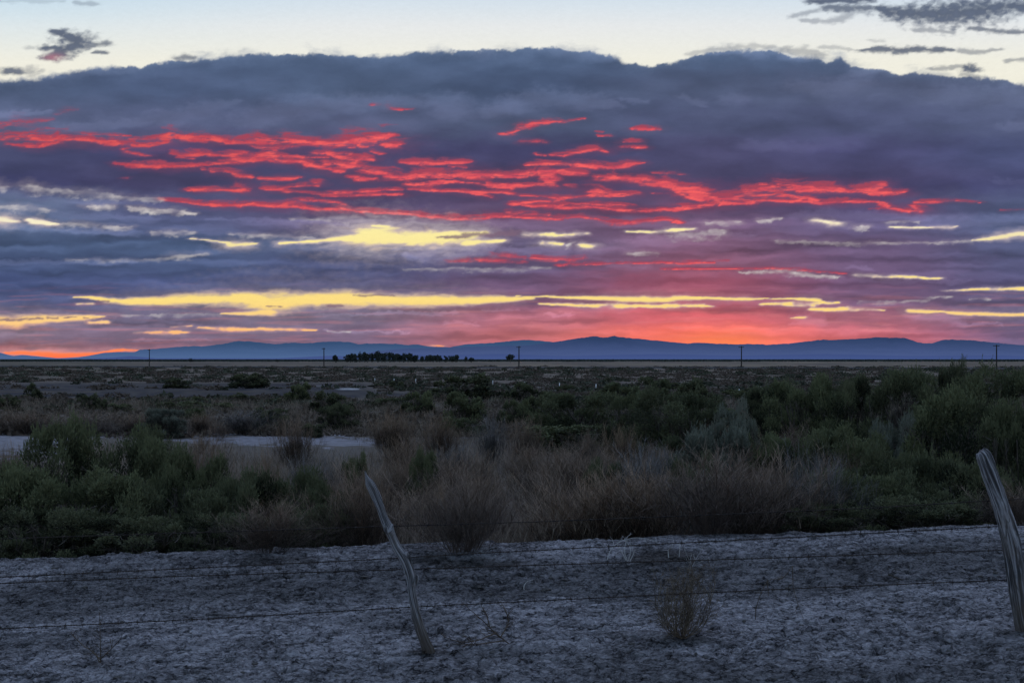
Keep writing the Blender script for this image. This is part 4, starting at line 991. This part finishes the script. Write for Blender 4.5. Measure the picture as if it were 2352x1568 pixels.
# ------------------------------------------------------------------ uncounted cover
def dry_grass():
    rng = np.random.default_rng(77); P0, P1, r0, r1 = [], [], [], []
    n = 10500
    d = np.exp(rng.uniform(math.log(15.8), math.log(112), n)); a = rng.uniform(-R(21.5), R(21.5), n); x = np.tan(a)*d
    px = CX+np.tan(a)*F; z = zg(x, d); py = HY+(CAMZ-z)*F/d
    dens = .45+.8*fbm(x/3.5, d/3.5, 3, 501)
    keep = rng.uniform(0, 1, n) < dens+.35
    keep &= ~((d < 25) & ((px < 800) | (px > 1950))); keep &= ~((d < 20) & (rng.uniform(0, 1, n) < .55))
    def hole(cx, cy, hx, hy): return ((px-cx)/hx)**2+((py-cy)/hy)**2 < 1
    for h in ((20,1030,170,50),(320,1004,240,22),(640,1026,240,26),(800,1034,110,20),(1180,1002,110,8)): keep &= ~hole(*h)
    x, d, z = x[keep], d[keep], z[keep]; n = len(x)
    nb = 26
    idx = np.repeat(np.arange(n), nb); m = len(idx)
    sc = np.clip(d[idx]/22, .9, 2.2)
    base = np.stack([x[idx]+rng.normal(0, .16, m)*sc, d[idx]+rng.normal(0, .16, m)*sc, z[idx]-.03], -1)
    hgt = rng.uniform(.22, .62, m)*np.where(d[idx] > 76, 1.3, 1)*np.repeat(rng.uniform(.6, 1.35, n), nb)
    lean = rng.normal(0, .32, (m, 2)); D1 = unit(np.concatenate([lean*.6, np.ones((m, 1))], 1)); D2 = unit(np.concatenate([lean*2, np.ones((m, 1))], 1))
    A = base; B = A+D1*(hgt*.55)[:, None]; Cc = B+D2*(hgt*.5)[:, None]
    w = .0035*sc
    g = join([segs_to_mesh(A, B, w, w*.8, 2), segs_to_mesh(B, Cc, w*.8, w*.3, 2)])
    tag(link('dry_grass', mesh_np('dry_grass', *g, M['tan'])), 'dry tan grass growing between the bushes of the plain', 'grass', kind='stuff')
dry_grass()
def far_scrub():
    rng = np.random.default_rng(78)
    for nm, lab, m_, n, lo, hi, seed, hh in (
        ('desert_scrub', 'low dark green scrub covering the far plain', M['scrub'], 2200, 90, 700, 601, (.2, .6)),
        ('dry_scrub', 'low brown scrub covering the far plain', M['brown_far'], 9000, 60, 800, 611, (.18, .45)),
        ('horizon_scrub', 'dark line of brush along the horizon', M['tree'], 6000, 2100, 5200, 621, (1.0, 3.0))):
        d = np.exp(rng.uniform(math.log(lo), math.log(hi), n)); a = rng.uniform(-R(22), R(22), n); x = np.tan(a)*d
        px = CX+np.tan(a)*F; z = zg(x, d); py = HY+(CAMZ-z)*F/d
        f = fbm(px/60, py/6, 4, seed)
        keep = (f > -.12) if lo < 1000 else (f > -2)
        keep &= ~((py > 878) & (py < 914) & (px < 870) & (rng.uniform(0, 1, n) < .86))
        keep &= ~((py > 829.5) & (py < 843) & (rng.uniform(0, 1, n) < np.where(px < 760, .4, .62)))
        x, d, z = x[keep], d[keep], z[keep]; n = len(x); nb = 46
        idx = np.repeat(np.arange(n), nb); mm = len(idx)
        R_ = rng.uniform(.5, 1.5, n)*np.clip(d/150, .8, 2.2); H_ = rng.uniform(*hh, n)*np.clip(.8+d/600, .8, 1.6 if lo < 1000 else 1)
        if lo > 1000: R_ = rng.uniform(4, 16, n)
        v = unit(rng.normal(0, 1, (mm, 3))); rad = rng.uniform(.55, 1.0, mm)[:, None]; v[:, 2] = np.abs(v[:, 2])
        c = np.stack([x[idx], d[idx], z[idx]-.02], -1)+v*rad*np.stack([R_[idx], R_[idx], H_[idx]], -1)
        ls = (np.minimum(R_, H_*1.6)[idx]*rng.uniform(.25, .5, mm))[:, None]
        u = unit(rng.normal(0, 1, (mm, 3))); w = unit(np.cross(u, rng.normal(0, 1, (mm, 3))))
        V = np.stack([c-u*ls, c+w*ls*.45, c+u*ls, c-w*ls*.45], 1).reshape(-1, 3)
        tag(link(nm, mesh_np(nm, V, (np.arange(mm)*4)[:, None]+np.array([[0, 1, 2, 3]]), m_)), lab, 'scrub', kind='stuff')
far_scrub()

# ------------------------------------------------------------------ far grove
def tree(px, d, hpx, wpx, label, seed, group=None, name='cottonwood_tree', trunk=.0, gap=-.25):
    rng = np.random.default_rng(seed); b = at(px, d=d); H = hpx/F*d; W = wpx/F*d
    root = empty(name, b); tag(root, label, 'tree', group)
    ns = 7; a = rng.uniform(0, 2*math.pi, ns)
    P = np.zeros((1, 3)); s0 = grow(rng, np.array([[0, 0, -.2]]), np.array([[0, 0, 1.]]), np.array([H*.45]), np.array([H*.035]), 4, .05, .1)
    c1 = children(rng, s0[4], s0[5], np.array([H*.6]), np.array([H*.035]), 8, .6, .7, .5, .35); s1 = grow(rng, *c1, 4, .15, .15)
    tr = join([segs_to_mesh(*s0[:4], sides=6), segs_to_mesh(*s1[:4], sides=4)])
    link('trunk', mesh_np('trunk', *tr, M['bark'], True), root)
    nc = 20; cc = unit(rng.normal(0, 1, (nc, 3)))*rng.uniform(.3, .72, (nc, 1)); cr = rng.uniform(.22, .42, nc)
    n = 1300; idx = rng.integers(0, nc, n); v = unit(rng.normal(0, 1, (n, 3)))*rng.uniform(.6, 1, (n, 1))
    q = cc[idx]+v*cr[idx][:, None]
    c = q*np.array([W/2, W/2, H*(1-trunk)/2])+np.array([0, 0, H*(1+trunk)/2])
    ls = (min(W, H)*.055*rng.uniform(.6, 1.4, n))[:, None]
    u = unit(rng.normal(0, 1, (n, 3))); w = unit(np.cross(u, rng.normal(0, 1, (n, 3))))
    V = np.stack([c-u*ls, c+w*ls*.7, c+u*ls, c-w*ls*.7], 1).reshape(-1, 3)
    link('crown', mesh_np('crown', V, (np.arange(n)*4)[:, None]+np.array([[0, 1, 2, 3]]), M['tree']), root)
GT = 'trees of the far grove'
tree(770, 1650, 22, 19, 'dark round tree at the left end of the far grove', 1)
rt = random.Random(3)
xs = list(np.linspace(797, 955, 17))+[968, 979, 990, 1000, 1012, 1024, 1036, 1047]
for i, x in enumerate(xs):
    h = 24-abs(x-870)*.06+rt.uniform(-4.5, 2) if x < 960 else rt.uniform(13, 18)
    tree(x+rt.uniform(-2, 2), 1680+rt.uniform(-60, 90), h+3.5, rt.uniform(13, 24), 'cottonwood tree in the close row of the far grove on the horizon', 100+i, GT)
tree(995, 1600, 20, 11, 'taller dark tree standing out in the right part of the far grove', 51)
tree(1070, 1620, 16, 9, 'narrow dark tree of the pair just right of the far grove', 52)
tree(1082, 1600, 13, 17, 'paler rounded tree of the pair just right of the far grove', 53)
tree(1172, 1580, 20, 22, 'lone round tree on the horizon beside a utility pole', 54, trunk=.3)
tree(438, 1750, 10, 15, 'small lone tree on the horizon left of the far grove', 55)
tree(637, 1800, 7, 12, 'tiny lone tree on the horizon nearest the left of the far grove', 56)

# ------------------------------------------------------------------ utility poles
def box(c, s):
    v = np.array([[x, y, z] for x in (-.5, .5) for y in (-.5, .5) for z in (-.5, .5)])*np.array(s)+np.array(c)
    return v, np.array([[0, 1, 3, 2], [4, 6, 7, 5], [0, 4, 5, 1], [2, 3, 7, 6], [0, 2, 6, 4], [1, 5, 7, 3]])
def poly_tube(pts, rad, sides=8):
    pts = np.asarray(pts, float); rad = np.asarray(rad, float); n = len(pts)
    t = unit(np.gradient(pts, axis=0)); ref = np.array([0, 1., 0]); u = unit(np.cross(t, ref)); v = np.cross(t, u)
    a = np.linspace(0, 2*math.pi, sides, endpoint=False)
    V = (pts[:, None]+(u[:, None]*np.cos(a)[None, :, None]+v[:, None]*np.sin(a)[None, :, None])*rad[:, None, None]).reshape(-1, 3)
    i = np.arange(n-1)[:, None]; j = np.arange(sides)[None, :]; j2 = (j+1) % sides
    Fc = np.stack([i*sides+j, i*sides+j2, (i+1)*sides+j2, (i+1)*sides+j], -1).reshape(-1, 4)
    return V, Fc
pole_me = mesh_np('pole', *poly_tube([(0, 0, -.5), (0, 0, 3), (0, 0, 7), (0, 0, 10)], [.30, .27, .24, .21]), M['pole'], True)
arm_me = mesh_np('crossarm', *join([box((0, -.26, 9.45), (2.6, .16, .26))]), M['pole'])
ins_me = mesh_np('insulator', *poly_tube([(0, 0, 0), (0, 0, .1), (0, 0, .22), (0, 0, .3)], [.03, .09, .07, .03]), M['insul'], True)
POL = [(343, 838, 'utility pole farthest left on the plain'), (744, 742, 'utility pole standing left of the far grove'), (1192, 640, 'utility pole beside the lone round tree'), (1703, 636, 'utility pole right of centre below the sun glow'), (2289, 573, 'utility pole near the right edge behind the thicket')]
tops = []
for px, d, lab in POL:
    b = at(px, d=d); rt_ = empty('utility_pole', b, R(-38)); tag(rt_, lab, 'utility pole')
    link('pole', pole_me, rt_); link('crossarm', arm_me, rt_)
    for s in (-.95, 0, .95): link('insulator', ins_me, rt_, (s, -.26, 9.58))

# ------------------------------------------------------------------ white marker posts
mp = join([box((0, 0, .45), (.09, .05, .9)), box((0, 0, .915), (.06, .04, .03))])
mk_me = mesh_np('marker_post', *mp, M['white'])
MK = [(861,877,.5),(905,880,.6),(955,880,.6),(1132,887,.75),(1205,891,.8),(1285,895,.9),(1369,898,.95),(1578,905,1.05),(1698,909,.9)]
WHR = ['farthest left', 'second from the left', 'third from the left', 'beside the big dark bush', 'just right of the big dark bush', 'above the middle of the picture', 'nearest the left part of the right thicket', 'over the wide green bush', 'farthest right']
for (px, py, s), w in zip(MK, WHR):
    b = at(px, py); o = link('marker_post', mk_me, loc=b); hp = {.5: 6, .6: 7, .75: 9, .8: 9.5, .9: 10.5, .95: 11, 1.05: 12}[s]
    hh = hp*1.45/F*b.y; o.scale = (1.3, 1.3, hh/.9)
    tag(o, 'short white marker post on the plain, '+w, 'post', 'white marker posts in a row across the plain')

# ------------------------------------------------------------------ fence
DF = 9.74
def fence_post(label, pts, d0, seed):
    """pts: (px, py, width px); base last. swept, grooved weathered wood"""
    q = [pix(p[0], p[1], d0) for p in pts]; w = [p[2]/F*d0/2 for p in pts]
    q = q[::-1]; w = w[::-1]; t = np.cumsum([0]+[(q[i+1]-q[i]).length for i in range(len(q)-1)])
    n = 120; tt = np.linspace(0, t[-1], n)
    def spl(vals):
        vals = np.asarray(vals, float); a = np.interp(tt, t, vals)
        k = np.array([1, 3, 4, 3, 1.])/12; b = np.convolve(np.pad(a, 2, mode='edge'), k, 'valid'); return b
    P = np.stack([spl([v.x for v in q]), spl([v.y for v in q]), spl([v.z for v in q])], -1); rad = spl(w)
    base = Vector(P[0]); sides = 40
    P = P-P[0]; P = np.concatenate([P[:1]+np.array([[.0, 0, -.25]]), P]); rad = np.concatenate([rad[:1], rad]); n += 1
    tg = unit(np.gradient(P, axis=0)); u = unit(np.cross(tg, np.array([0, 1., 0]))); v = np.cross(tg, u)
    a = np.linspace(0, 2*math.pi, sides, endpoint=False)
    A, T = np.meshgrid(a, np.concatenate([[-.25], tt]))
    tw = A+T*.5
    gr = fbm(np.cos(tw)*2.2+seed, np.sin(tw)*2.2+T*.45, 4, seed, .6)
    fine = fbm(np.cos(tw)*4+seed, np.sin(tw)*4+T*.6, 2, seed+5, .5)
    lump = fbm(np.cos(A)*.8, T*5+np.sin(A)*.8, 3, seed+9)
    crk = sstep(.20, .03, np.abs(fbm(np.cos(tw)*2.6+seed*2, np.sin(tw)*2.6+T*.35, 3, seed+21, .5))*2.0)
    rr = rad[:, None]*(1+.075*gr-.05*np.abs(fine)+.15*lump-.10*crk)
    V = P[:, None]+(u[:, None]*np.cos(a)[None, :, None]*rr[..., None]+v[:, None]*np.sin(a)[None, :, None]*rr[..., None]*.9)
    V[-1] += (tg[-1]*.02)[None]*fbm(np.cos(a)*2, np.sin(a)*2, 3, seed+12)[:, None]*1.5
    grain = np.stack([np.cos(tw)*.12+seed, np.sin(tw)*.12, T], -1).reshape(-1, 3)
    V = V.reshape(-1, 3)
    i = np.arange(n-1)[:, None]; j = np.arange(sides)[None, :]; j2 = (j+1) % sides
    Fc = np.stack([i*sides+j, i*sides+j2, (i+1)*sides+j2, (i+1)*sides+j], -1).reshape(-1, 4)
    c = V[-sides:].mean(0)-np.array([0, 0, .004]); V = np.concatenate([V, c[None]]); grain = np.concatenate([grain, grain[-1:]])
    tri = np.array([[(n-1)*sides+k, (n-1)*sides+(k+1) % sides, len(V)-1, len(V)-1] for k in range(0, sides)])
    # cap as quads made of two rim steps
    cap = np.array([[(n-1)*sides+k, (n-1)*sides+(k+1) % sides, (n-1)*sides+(k+2) % sides, len(V)-1] for k in range(0, sides, 2)])
    Fc = np.concatenate([Fc, cap])
    o = link('fence_post', mesh_np('fence_post', V, Fc, M['wood'], True, {'grain': ('FLOAT_VECTOR', grain)}), loc=base)
    tag(o, label, 'fence post'); return o
lp = [(839,1084,3),(842,1095,8),(848,1108,21),(856,1122,22),(865,1143,20),(874,1166,19),(882,1190,20),(892,1213,24),(901,1232,20),(910,1252,21),(922,1270,24),(931,1284,26),(938,1303,25),(943,1322,23),(945,1345,20),(947,1366,20),(953,1398,21),(960,1424,23),(967,1449,25),(977,1476,27),(985,1494,31)]
fp = fence_post('thin crooked weathered grey fence post leaning left in the foreground', lp, DF, 3)
rp = [(2251,1035,22),(2257,1042,34),(2268,1072,37),(2282,1110,38),(2298,1155,39),(2309,1195,41),(2320,1240,42),(2328,1285,42),(2334,1330,40),(2340,1380,38),(2346,1420,36),(2352,1450,38)]
rp2 = [(x, y, w) for x, y, w in rp]
fp2 = fence_post('thick leaning weathered fence post at the right edge of the photo', rp2, DF, 8)
def splinter(parent, pts, w, d0):
    q = np.array([list(pix(x, y, d0)-parent.location) for x, y in pts]); V, Fc = poly_tube(q, np.array(w)/F*d0, 6)
    g = V*1.0
    o = link('branch_stub', mesh_np('branch_stub', V, Fc, M['wood'], True, {'grain': ('FLOAT_VECTOR', g)}), parent)
splinter(fp, [(893,1222),(887,1213),(882,1205),(879,1203)], [8, 7, 4, 1], DF-.02)
splinter(fp, [(896,1216),(900,1208),(902,1203)], [6, 4, 1], DF-.02)
splinter(fp, [(950,1345),(955,1330),(958,1322),(955,1317)], [6, 6, 4, 1], DF-.02)
splinter(fp, [(930,1268),(938,1276),(943,1284),(944,1292)], [5, 5, 3, 1], DF-.03)
def barbed_wire(label, pts, d0, seed, r=.0022):
    rng = np.random.default_rng(seed); p = np.array(pts, float)
    L = np.arange(p[0, 0], p[-1, 0], 3.0); yy = np.interp(L, p[:, 0], p[:, 1])
    yy = np.convolve(np.pad(yy, 8, mode='edge'), np.ones(17)/17, 'valid')+.7*fbm(L/40, L*0, 3, seed)
    Q = np.array([list(pix(a, b, d0)) for a, b in zip(L, yy)]); n = len(Q)
    ph = np.arange(n)*1.5
    t = []
    for s in (0, math.pi):
        off = np.stack([np.zeros(n), np.cos(ph+s), np.sin(ph+s)], -1)*r*1.0
        t.append(poly_tube(Q+off, np.full(n, r), 4))
    step = .125; xs = np.arange(Q[0, 0]+.05, Q[-1, 0], step)
    for x in xs:
        x += rng.uniform(-.01, .01); c = np.array([np.interp(x, Q[:, 0], Q[:, k]) for k in range(3)])
        t.append(poly_tube(np.array([c-[.010, 0, 0], c, c+[.010, 0, 0]]), [.0045, .006, .0045], 5))
        for k in range(2):
            a = rng.uniform(0, math.pi); v = np.array([rng.uniform(-.35, .35), math.cos(a), math.sin(a)]); v /= np.linalg.norm(v)
            A = np.array([c-v*.019, c+v*.019])
            vv, ff = segs_to_mesh(A[:1], A[1:], np.array([.0020]), np.array([.0014])); t.append((vv, ff))
    o = link('barbed_wire', mesh_np('barbed_wire', *join(t), M['wire']), loc=(0, 0, 0)); tag(o, label, 'barbed wire', 'strands of the barbed wire fence')
dw = DF+.075
barbed_wire('barbed wire strand hanging lowest, across the bare crust', [(-700,1470),(0,1443),(500,1419),(952,1393),(1500,1366),(1850,1350),(2335,1330),(3100,1306)], dw, 1)
barbed_wire('second barbed wire strand from the ground', [(-700,1362),(0,1339),(400,1323),(804,1311),(1200,1298),(1608,1286),(2000,1273),(2328,1262),(3100,1240)], dw, 2)
barbed_wire('third barbed wire strand from the ground, along the edge of the brush', [(-700,1352),(0,1325),(400,1306),(804,1287),(932,1280),(1058,1272),(1608,1244),(1850,1232),(2315,1207),(3100,1172)], dw, 3)
barbed_wire('topmost barbed wire strand crossing in front of the dark bushes', [(-700,1262),(0,1237),(804,1211),(890,1208),(1200,1199),(1608,1183),(2000,1166),(2300,1148),(3100,1110)], dw, 4, r=.0020)

# ------------------------------------------------------------------ dead twigs, tumbleweed, clods on the crust
def sprig(name, label, px, py, stems, m_, cat='twig', seed=1, k1=4, k2=3, r=.004, spread=.4, lr=.45, sides=4, wob=.22):
    """stems: list of pixel polylines (root first) relative to the picture; small side twigs grown on them"""
    rng = np.random.default_rng(seed); b = at(px, py); P0, P1, r0, r1 = [], [], [], []; pts_all = []
    parts = []
    for st in stems:
        q = []
        for i, s_ in enumerate(st):
            dd = b.y + (s_[2] if len(s_) > 2 else rng.uniform(-.04, .04)*i)
            q.append(list(pix(s_[0], s_[1], dd)-b))
        q = np.array(q); t = np.linspace(0, 1, len(q)); tt = np.linspace(0, 1, 14)
        Q = np.stack([np.interp(tt, t, q[:, k]) for k in range(3)], -1)
        k = np.array([1, 2, 1.])/4
        Qs = Q.copy(); 
        for _ in range(2): Qs[1:-1] = (Qs[:-2]+2*Qs[1:-1]+Qs[2:])/4
        Q = Qs; L = np.linalg.norm(np.diff(Q, axis=0), axis=1).sum()
        parts.append(poly_tube(Q, np.linspace(r, r*.4, 14), 5))
        dirs = unit(np.gradient(Q, axis=0))[None]; ptsn = Q[None]
        if k1:
            c1 = children(rng, ptsn, dirs, np.array([L]), np.array([r]), k1, spread, lr, .6, .15); s1 = grow(rng, *c1, 4, wob, .02)
            parts.append(segs_to_mesh(s1[0], s1[1], np.maximum(s1[2], .0018), np.maximum(s1[3], .0014)))
            if k2:
                c2 = children(rng, s1[4], s1[5], c1[2], c1[3], k2, spread, .5, .6, .2); s2 = grow(rng, *c2, 3, wob, .02)
                parts.append(segs_to_mesh(*s2[:4]))
    o = link(name, mesh_np(name, *join(parts), m_), loc=b); tag(o, label, cat); return o
sprig('dead_sprig', 'small dead sprig with one upright stem standing in the crust at the lower left', 231, 1521,
      [[(231,1521),(231,1490),(230,1450),(228,1405)],[(231,1515),(215,1497),(185,1478),(162,1450)],[(231,1512),(250,1495),(265,1480),(278,1465)],[(228,1520),(222,1505),(205,1490)]], M['sprig'], 'sprig', 3, 6, 3, .0042, .45, .22)
sprig('dead_sprig', 'dead thorny sprig lying tilted on the crust right of the crooked post', 1170, 1478,
      [[(1170,1478),(1140,1455),(1110,1425),(1075,1395)],[(1150,1462),(1170,1430),(1162,1400),(1150,1380)],[(1140,1452),(1100,1470),(1060,1475),(1020,1462)],[(1125,1440),(1118,1410),(1105,1390)],[(1160,1470),(1100,1478),(1040,1478)]], M['sprig'], 'sprig', 5, 8, 3, .0050, .5, .26)
sprig('bleached_twigs', 'pale bleached dead branches arching over the edge of the brush', 1440, 1290,
      [[(1438,1286),(1428,1265),(1415,1250),(1430,1236)],[(1441,1288),(1432,1262),(1440,1240),(1428,1229)],[(1443,1288),(1450,1262),(1441,1245),(1436,1231)],[(1395,1285),(1400,1262),(1418,1245),(1450,1234),(1480,1234),(1510,1245)],[(1447,1288),(1456,1270),(1449,1250)],[(1536,1280),(1534,1262),(1545,1252),(1547,1240)],[(1560,1278),(1562,1258),(1558,1245)]], M['pale'], 'branches', 7, 3, 1, .0048, .4, .25)
sprig('dead_sprig', 'thin arched dry stems standing on the crust left of the thick post', 1742, 1420,
      [[(1735,1425),(1736,1392),(1748,1362),(1763,1328),(1790,1330)],[(1790,1330),(1805,1322),(1815,1306),(1820,1300)],[(1820,1300),(1821,1330),(1822,1352),(1832,1385),(1845,1420)],[(1762,1330),(1764,1350),(1765,1368)]], M['sprig'], 'sprig', 9, 4, 1, .0034, .4, .2)
sprig('bent_twig', 'single pale curved twig on the crust between the crooked post and the tumbleweed', 1203, 1356, [[(1204,1356),(1203,1345),(1210,1335),(1224,1331)]], M['pale'], 'twig', 11, 0, 0, .0055)
sprig('bent_twig', 'pale broken twig in the lower right corner', 2302, 1525, [[(2303,1515),(2305,1525),(2325,1533),(2352,1543),(2400,1555)],[(2309,1535),(2312,1548),(2325,1560)]], M['pale'], 'twig', 12, 2, 0, .0042, .4, .2)
sprig('dead_sprig', 'loose dry twig at the foot of the brush beside the pale bleached branches', 1590, 1300, [[(1590,1302),(1600,1280),(1612,1262),(1616,1245)],[(1592,1300),(1580,1280),(1572,1260)],[(1596,1296),(1620,1285),(1640,1270)]], M['pale'], 'sprig', 13, 3, 2, .002, .4, .3)
# tumbleweed: a half open ball of fine curved stems
def tumbleweed():
    rng = np.random.default_rng(21); b = at(1568, 1464); H = 168/F*b.y; W = 165/F*b.y
    n = 40; a = rng.uniform(0, 2*math.pi, n); bl = rng.uniform(.15, 1.0, n); m = 14; t = np.linspace(0, 1, m)
    rad_ = bl[:, None]*np.sin(np.pi*(t[None]*rng.uniform(.62, .86, n)[:, None]))
    zz = (1-np.cos(np.pi*t[None]*rng.uniform(.7, .95, n)[:, None]))/2*rng.uniform(.75, 1.05, n)[:, None]
    aa = a[:, None]+t[None]*rng.normal(0, .7, (n, 1))
    pts = np.stack([rad_*np.cos(aa)*W/2, rad_*np.sin(aa)*W/2, zz*H], -1)+rng.normal(0, .004, (n, m, 3))
    dirs = unit(np.gradient(pts, axis=1)); L = np.full(n, .55); Rd = np.full(n, .0026)
    tp = np.linspace(1, .4, m)
    s0 = (pts[:, :-1].reshape(-1, 3), pts[:, 1:].reshape(-1, 3), (Rd[:, None]*tp[None, :-1]).ravel(), (Rd[:, None]*tp[None, 1:]).ravel(), pts, dirs)
    c1 = children(rng, s0[4], s0[5], L, Rd, 9, .4, .28, .6, .15); s1 = grow(rng, *c1, 5, .22, .02)
    c2 = children(rng, s1[4], s1[5], c1[2], c1[3], 4, .5, .55, .7, .15); s2 = grow(rng, *c2, 3, .25, .0)
    g = join([segs_to_mesh(*s0[:4], sides=4), segs_to_mesh(*s1[:4]), segs_to_mesh(*s2[:4])])
    r, h = normalise([g]); V = g[0]*np.array([W*.5/r, W*.5/r, H/h])
    V[:, 0] += .08*(V[:, 2]/H)*W
    tag(link('tumbleweed', mesh_np('tumbleweed', V, g[1], M['tumble']), loc=b), 'round tan tumbleweed resting on the pale crust in the lower right', 'tumbleweed')
tumbleweed()
def clod(px, py, wpx, hpx, label, seed, m_='clod', name='dirt_clod', cat='clod'):
    rng = np.random.default_rng(seed); b = at(px, py); w = wpx/F*b.y; h = hpx/F*b.y
    nu, nv = 28, 14
    u = np.linspace(0, 2*math.pi, nu, endpoint=False); v = np.linspace(-math.pi/2, math.pi/2, nv)
    U, Vv = np.meshgrid(u, v); x = np.cos(Vv)*np.cos(U); y = np.cos(Vv)*np.sin(U); z = np.sin(Vv)
    q = 1+.35*fbm(x*1.6+seed, y*1.6+z*1.9, 4, seed); Pn = np.stack([x*q*w/2, y*q*w/2.4, z*q*h*.75+h*.25], -1).reshape(-1, 3)
    i = np.arange(nv-1)[:, None]; j = np.arange(nu)[None, :]; j2 = (j+1) % nu
    Fc = np.stack([i*nu+j, i*nu+j2, (i+1)*nu+j2, (i+1)*nu+j], -1).reshape(-1, 4)
    tag(link(name, mesh_np(name, Pn, Fc, M[m_], True), loc=b), label, cat)
for k, (px, py, w, h, lab) in enumerate([
 (1951,1293,14,8,'dark stone on the crust between two wire strands right of the tumbleweed'), (2062,1404,22,5,'flat brown clod on the crust in the right foreground'),
 (1868,1268,12,5,'small dark clod at the edge of the brush on the right'), (1500,1311,16,6,'dark clod just left of the tumbleweed top'),
 (1255,1354,18,4,'flat dark clod on the crust below the big dry brown bush'), (640,1305,14,4,'low dark clod under the fan of bare twigs'),
 (300,1325,14,4,'low dark clod crossed by the wire at the left')]): clod(px, py, w, h, lab, 70+k)
sprig('driftwood', 'short dark weathered stick lying on the crust below the wire on the right', 2070, 1330, [[(2040,1318),(2055,1325),(2072,1331),(2089,1331)]], M['bark'], 'stick', 14, 0, 0, .009)
GC_ = 'small clods scattered on the crust'
rc_ = random.Random(77)
for k in range(90):
    px = rc_.uniform(-10, 2360); py = rc_.uniform(1300, 1560)
    if abs(px-985) < 30: continue
    clod(px, py, rc_.uniform(5, 18), rc_.uniform(1.5, 4.5), 'small dark clod of earth scattered on the pale crust', 200+k)
    bpy.data.objects[-1] if False else None
for o in col.objects:
    if o.get('label') == 'small dark clod of earth scattered on the pale crust': o['group'] = GC_

# ------------------------------------------------------------------ light and camera
w = bpy.data.worlds.new('World'); scene.world = w; w.use_nodes = True; nt = w.node_tree
bg = nt.nodes['Background']; sk = nt.nodes.new('ShaderNodeTexSky'); sk.sky_type = 'NISHITA'; sk.sun_disc = False
sk.sun_elevation = R(3.0); sk.sun_rotation = R(8.25); sk.dust_density = 1.0; sk.ozone_density = 2.0
nt.links.new(sk.outputs[0], bg.inputs[0]); bg.inputs[1].default_value = .42
sl = bpy.data.lights.new('twilight', 'SUN'); sl.energy = .55; sl.angle = R(50); sl.color = (.70, .72, 1.0)  # added soft fill from high overhead; the real sun is low behind cloud
so = bpy.data.objects.new('twilight', sl); col.objects.link(so)
so.rotation_euler = (R(-20), 0, R(-8.25))
cam = bpy.data.cameras.new('camera'); co = bpy.data.objects.new('camera', cam); col.objects.link(co)
co.location = (0, 0, CAMZ); co.rotation_euler = (R(90), 0, 0)
cam.sensor_width = 36; cam.lens = 36*F/2352; cam.shift_y = (HY-784)/2352.0; cam.clip_start = .1; cam.clip_end = 120000
scene.camera = co
scene.view_settings.view_transform = 'Standard'; scene.view_settings.look = 'None'; scene.view_settings.exposure = 0
scene.cycles.use_denoising = True; scene.cycles.denoiser = 'OPENIMAGEDENOISE'; scene.cycles.sample_clamp_indirect = 1.5; scene.cycles.sample_clamp_direct = 4
scene.cycles.max_bounces = 4; scene.cycles.diffuse_bounces = 2; scene.cycles.glossy_bounces = 1; scene.cycles.transparent_max_bounces = 8
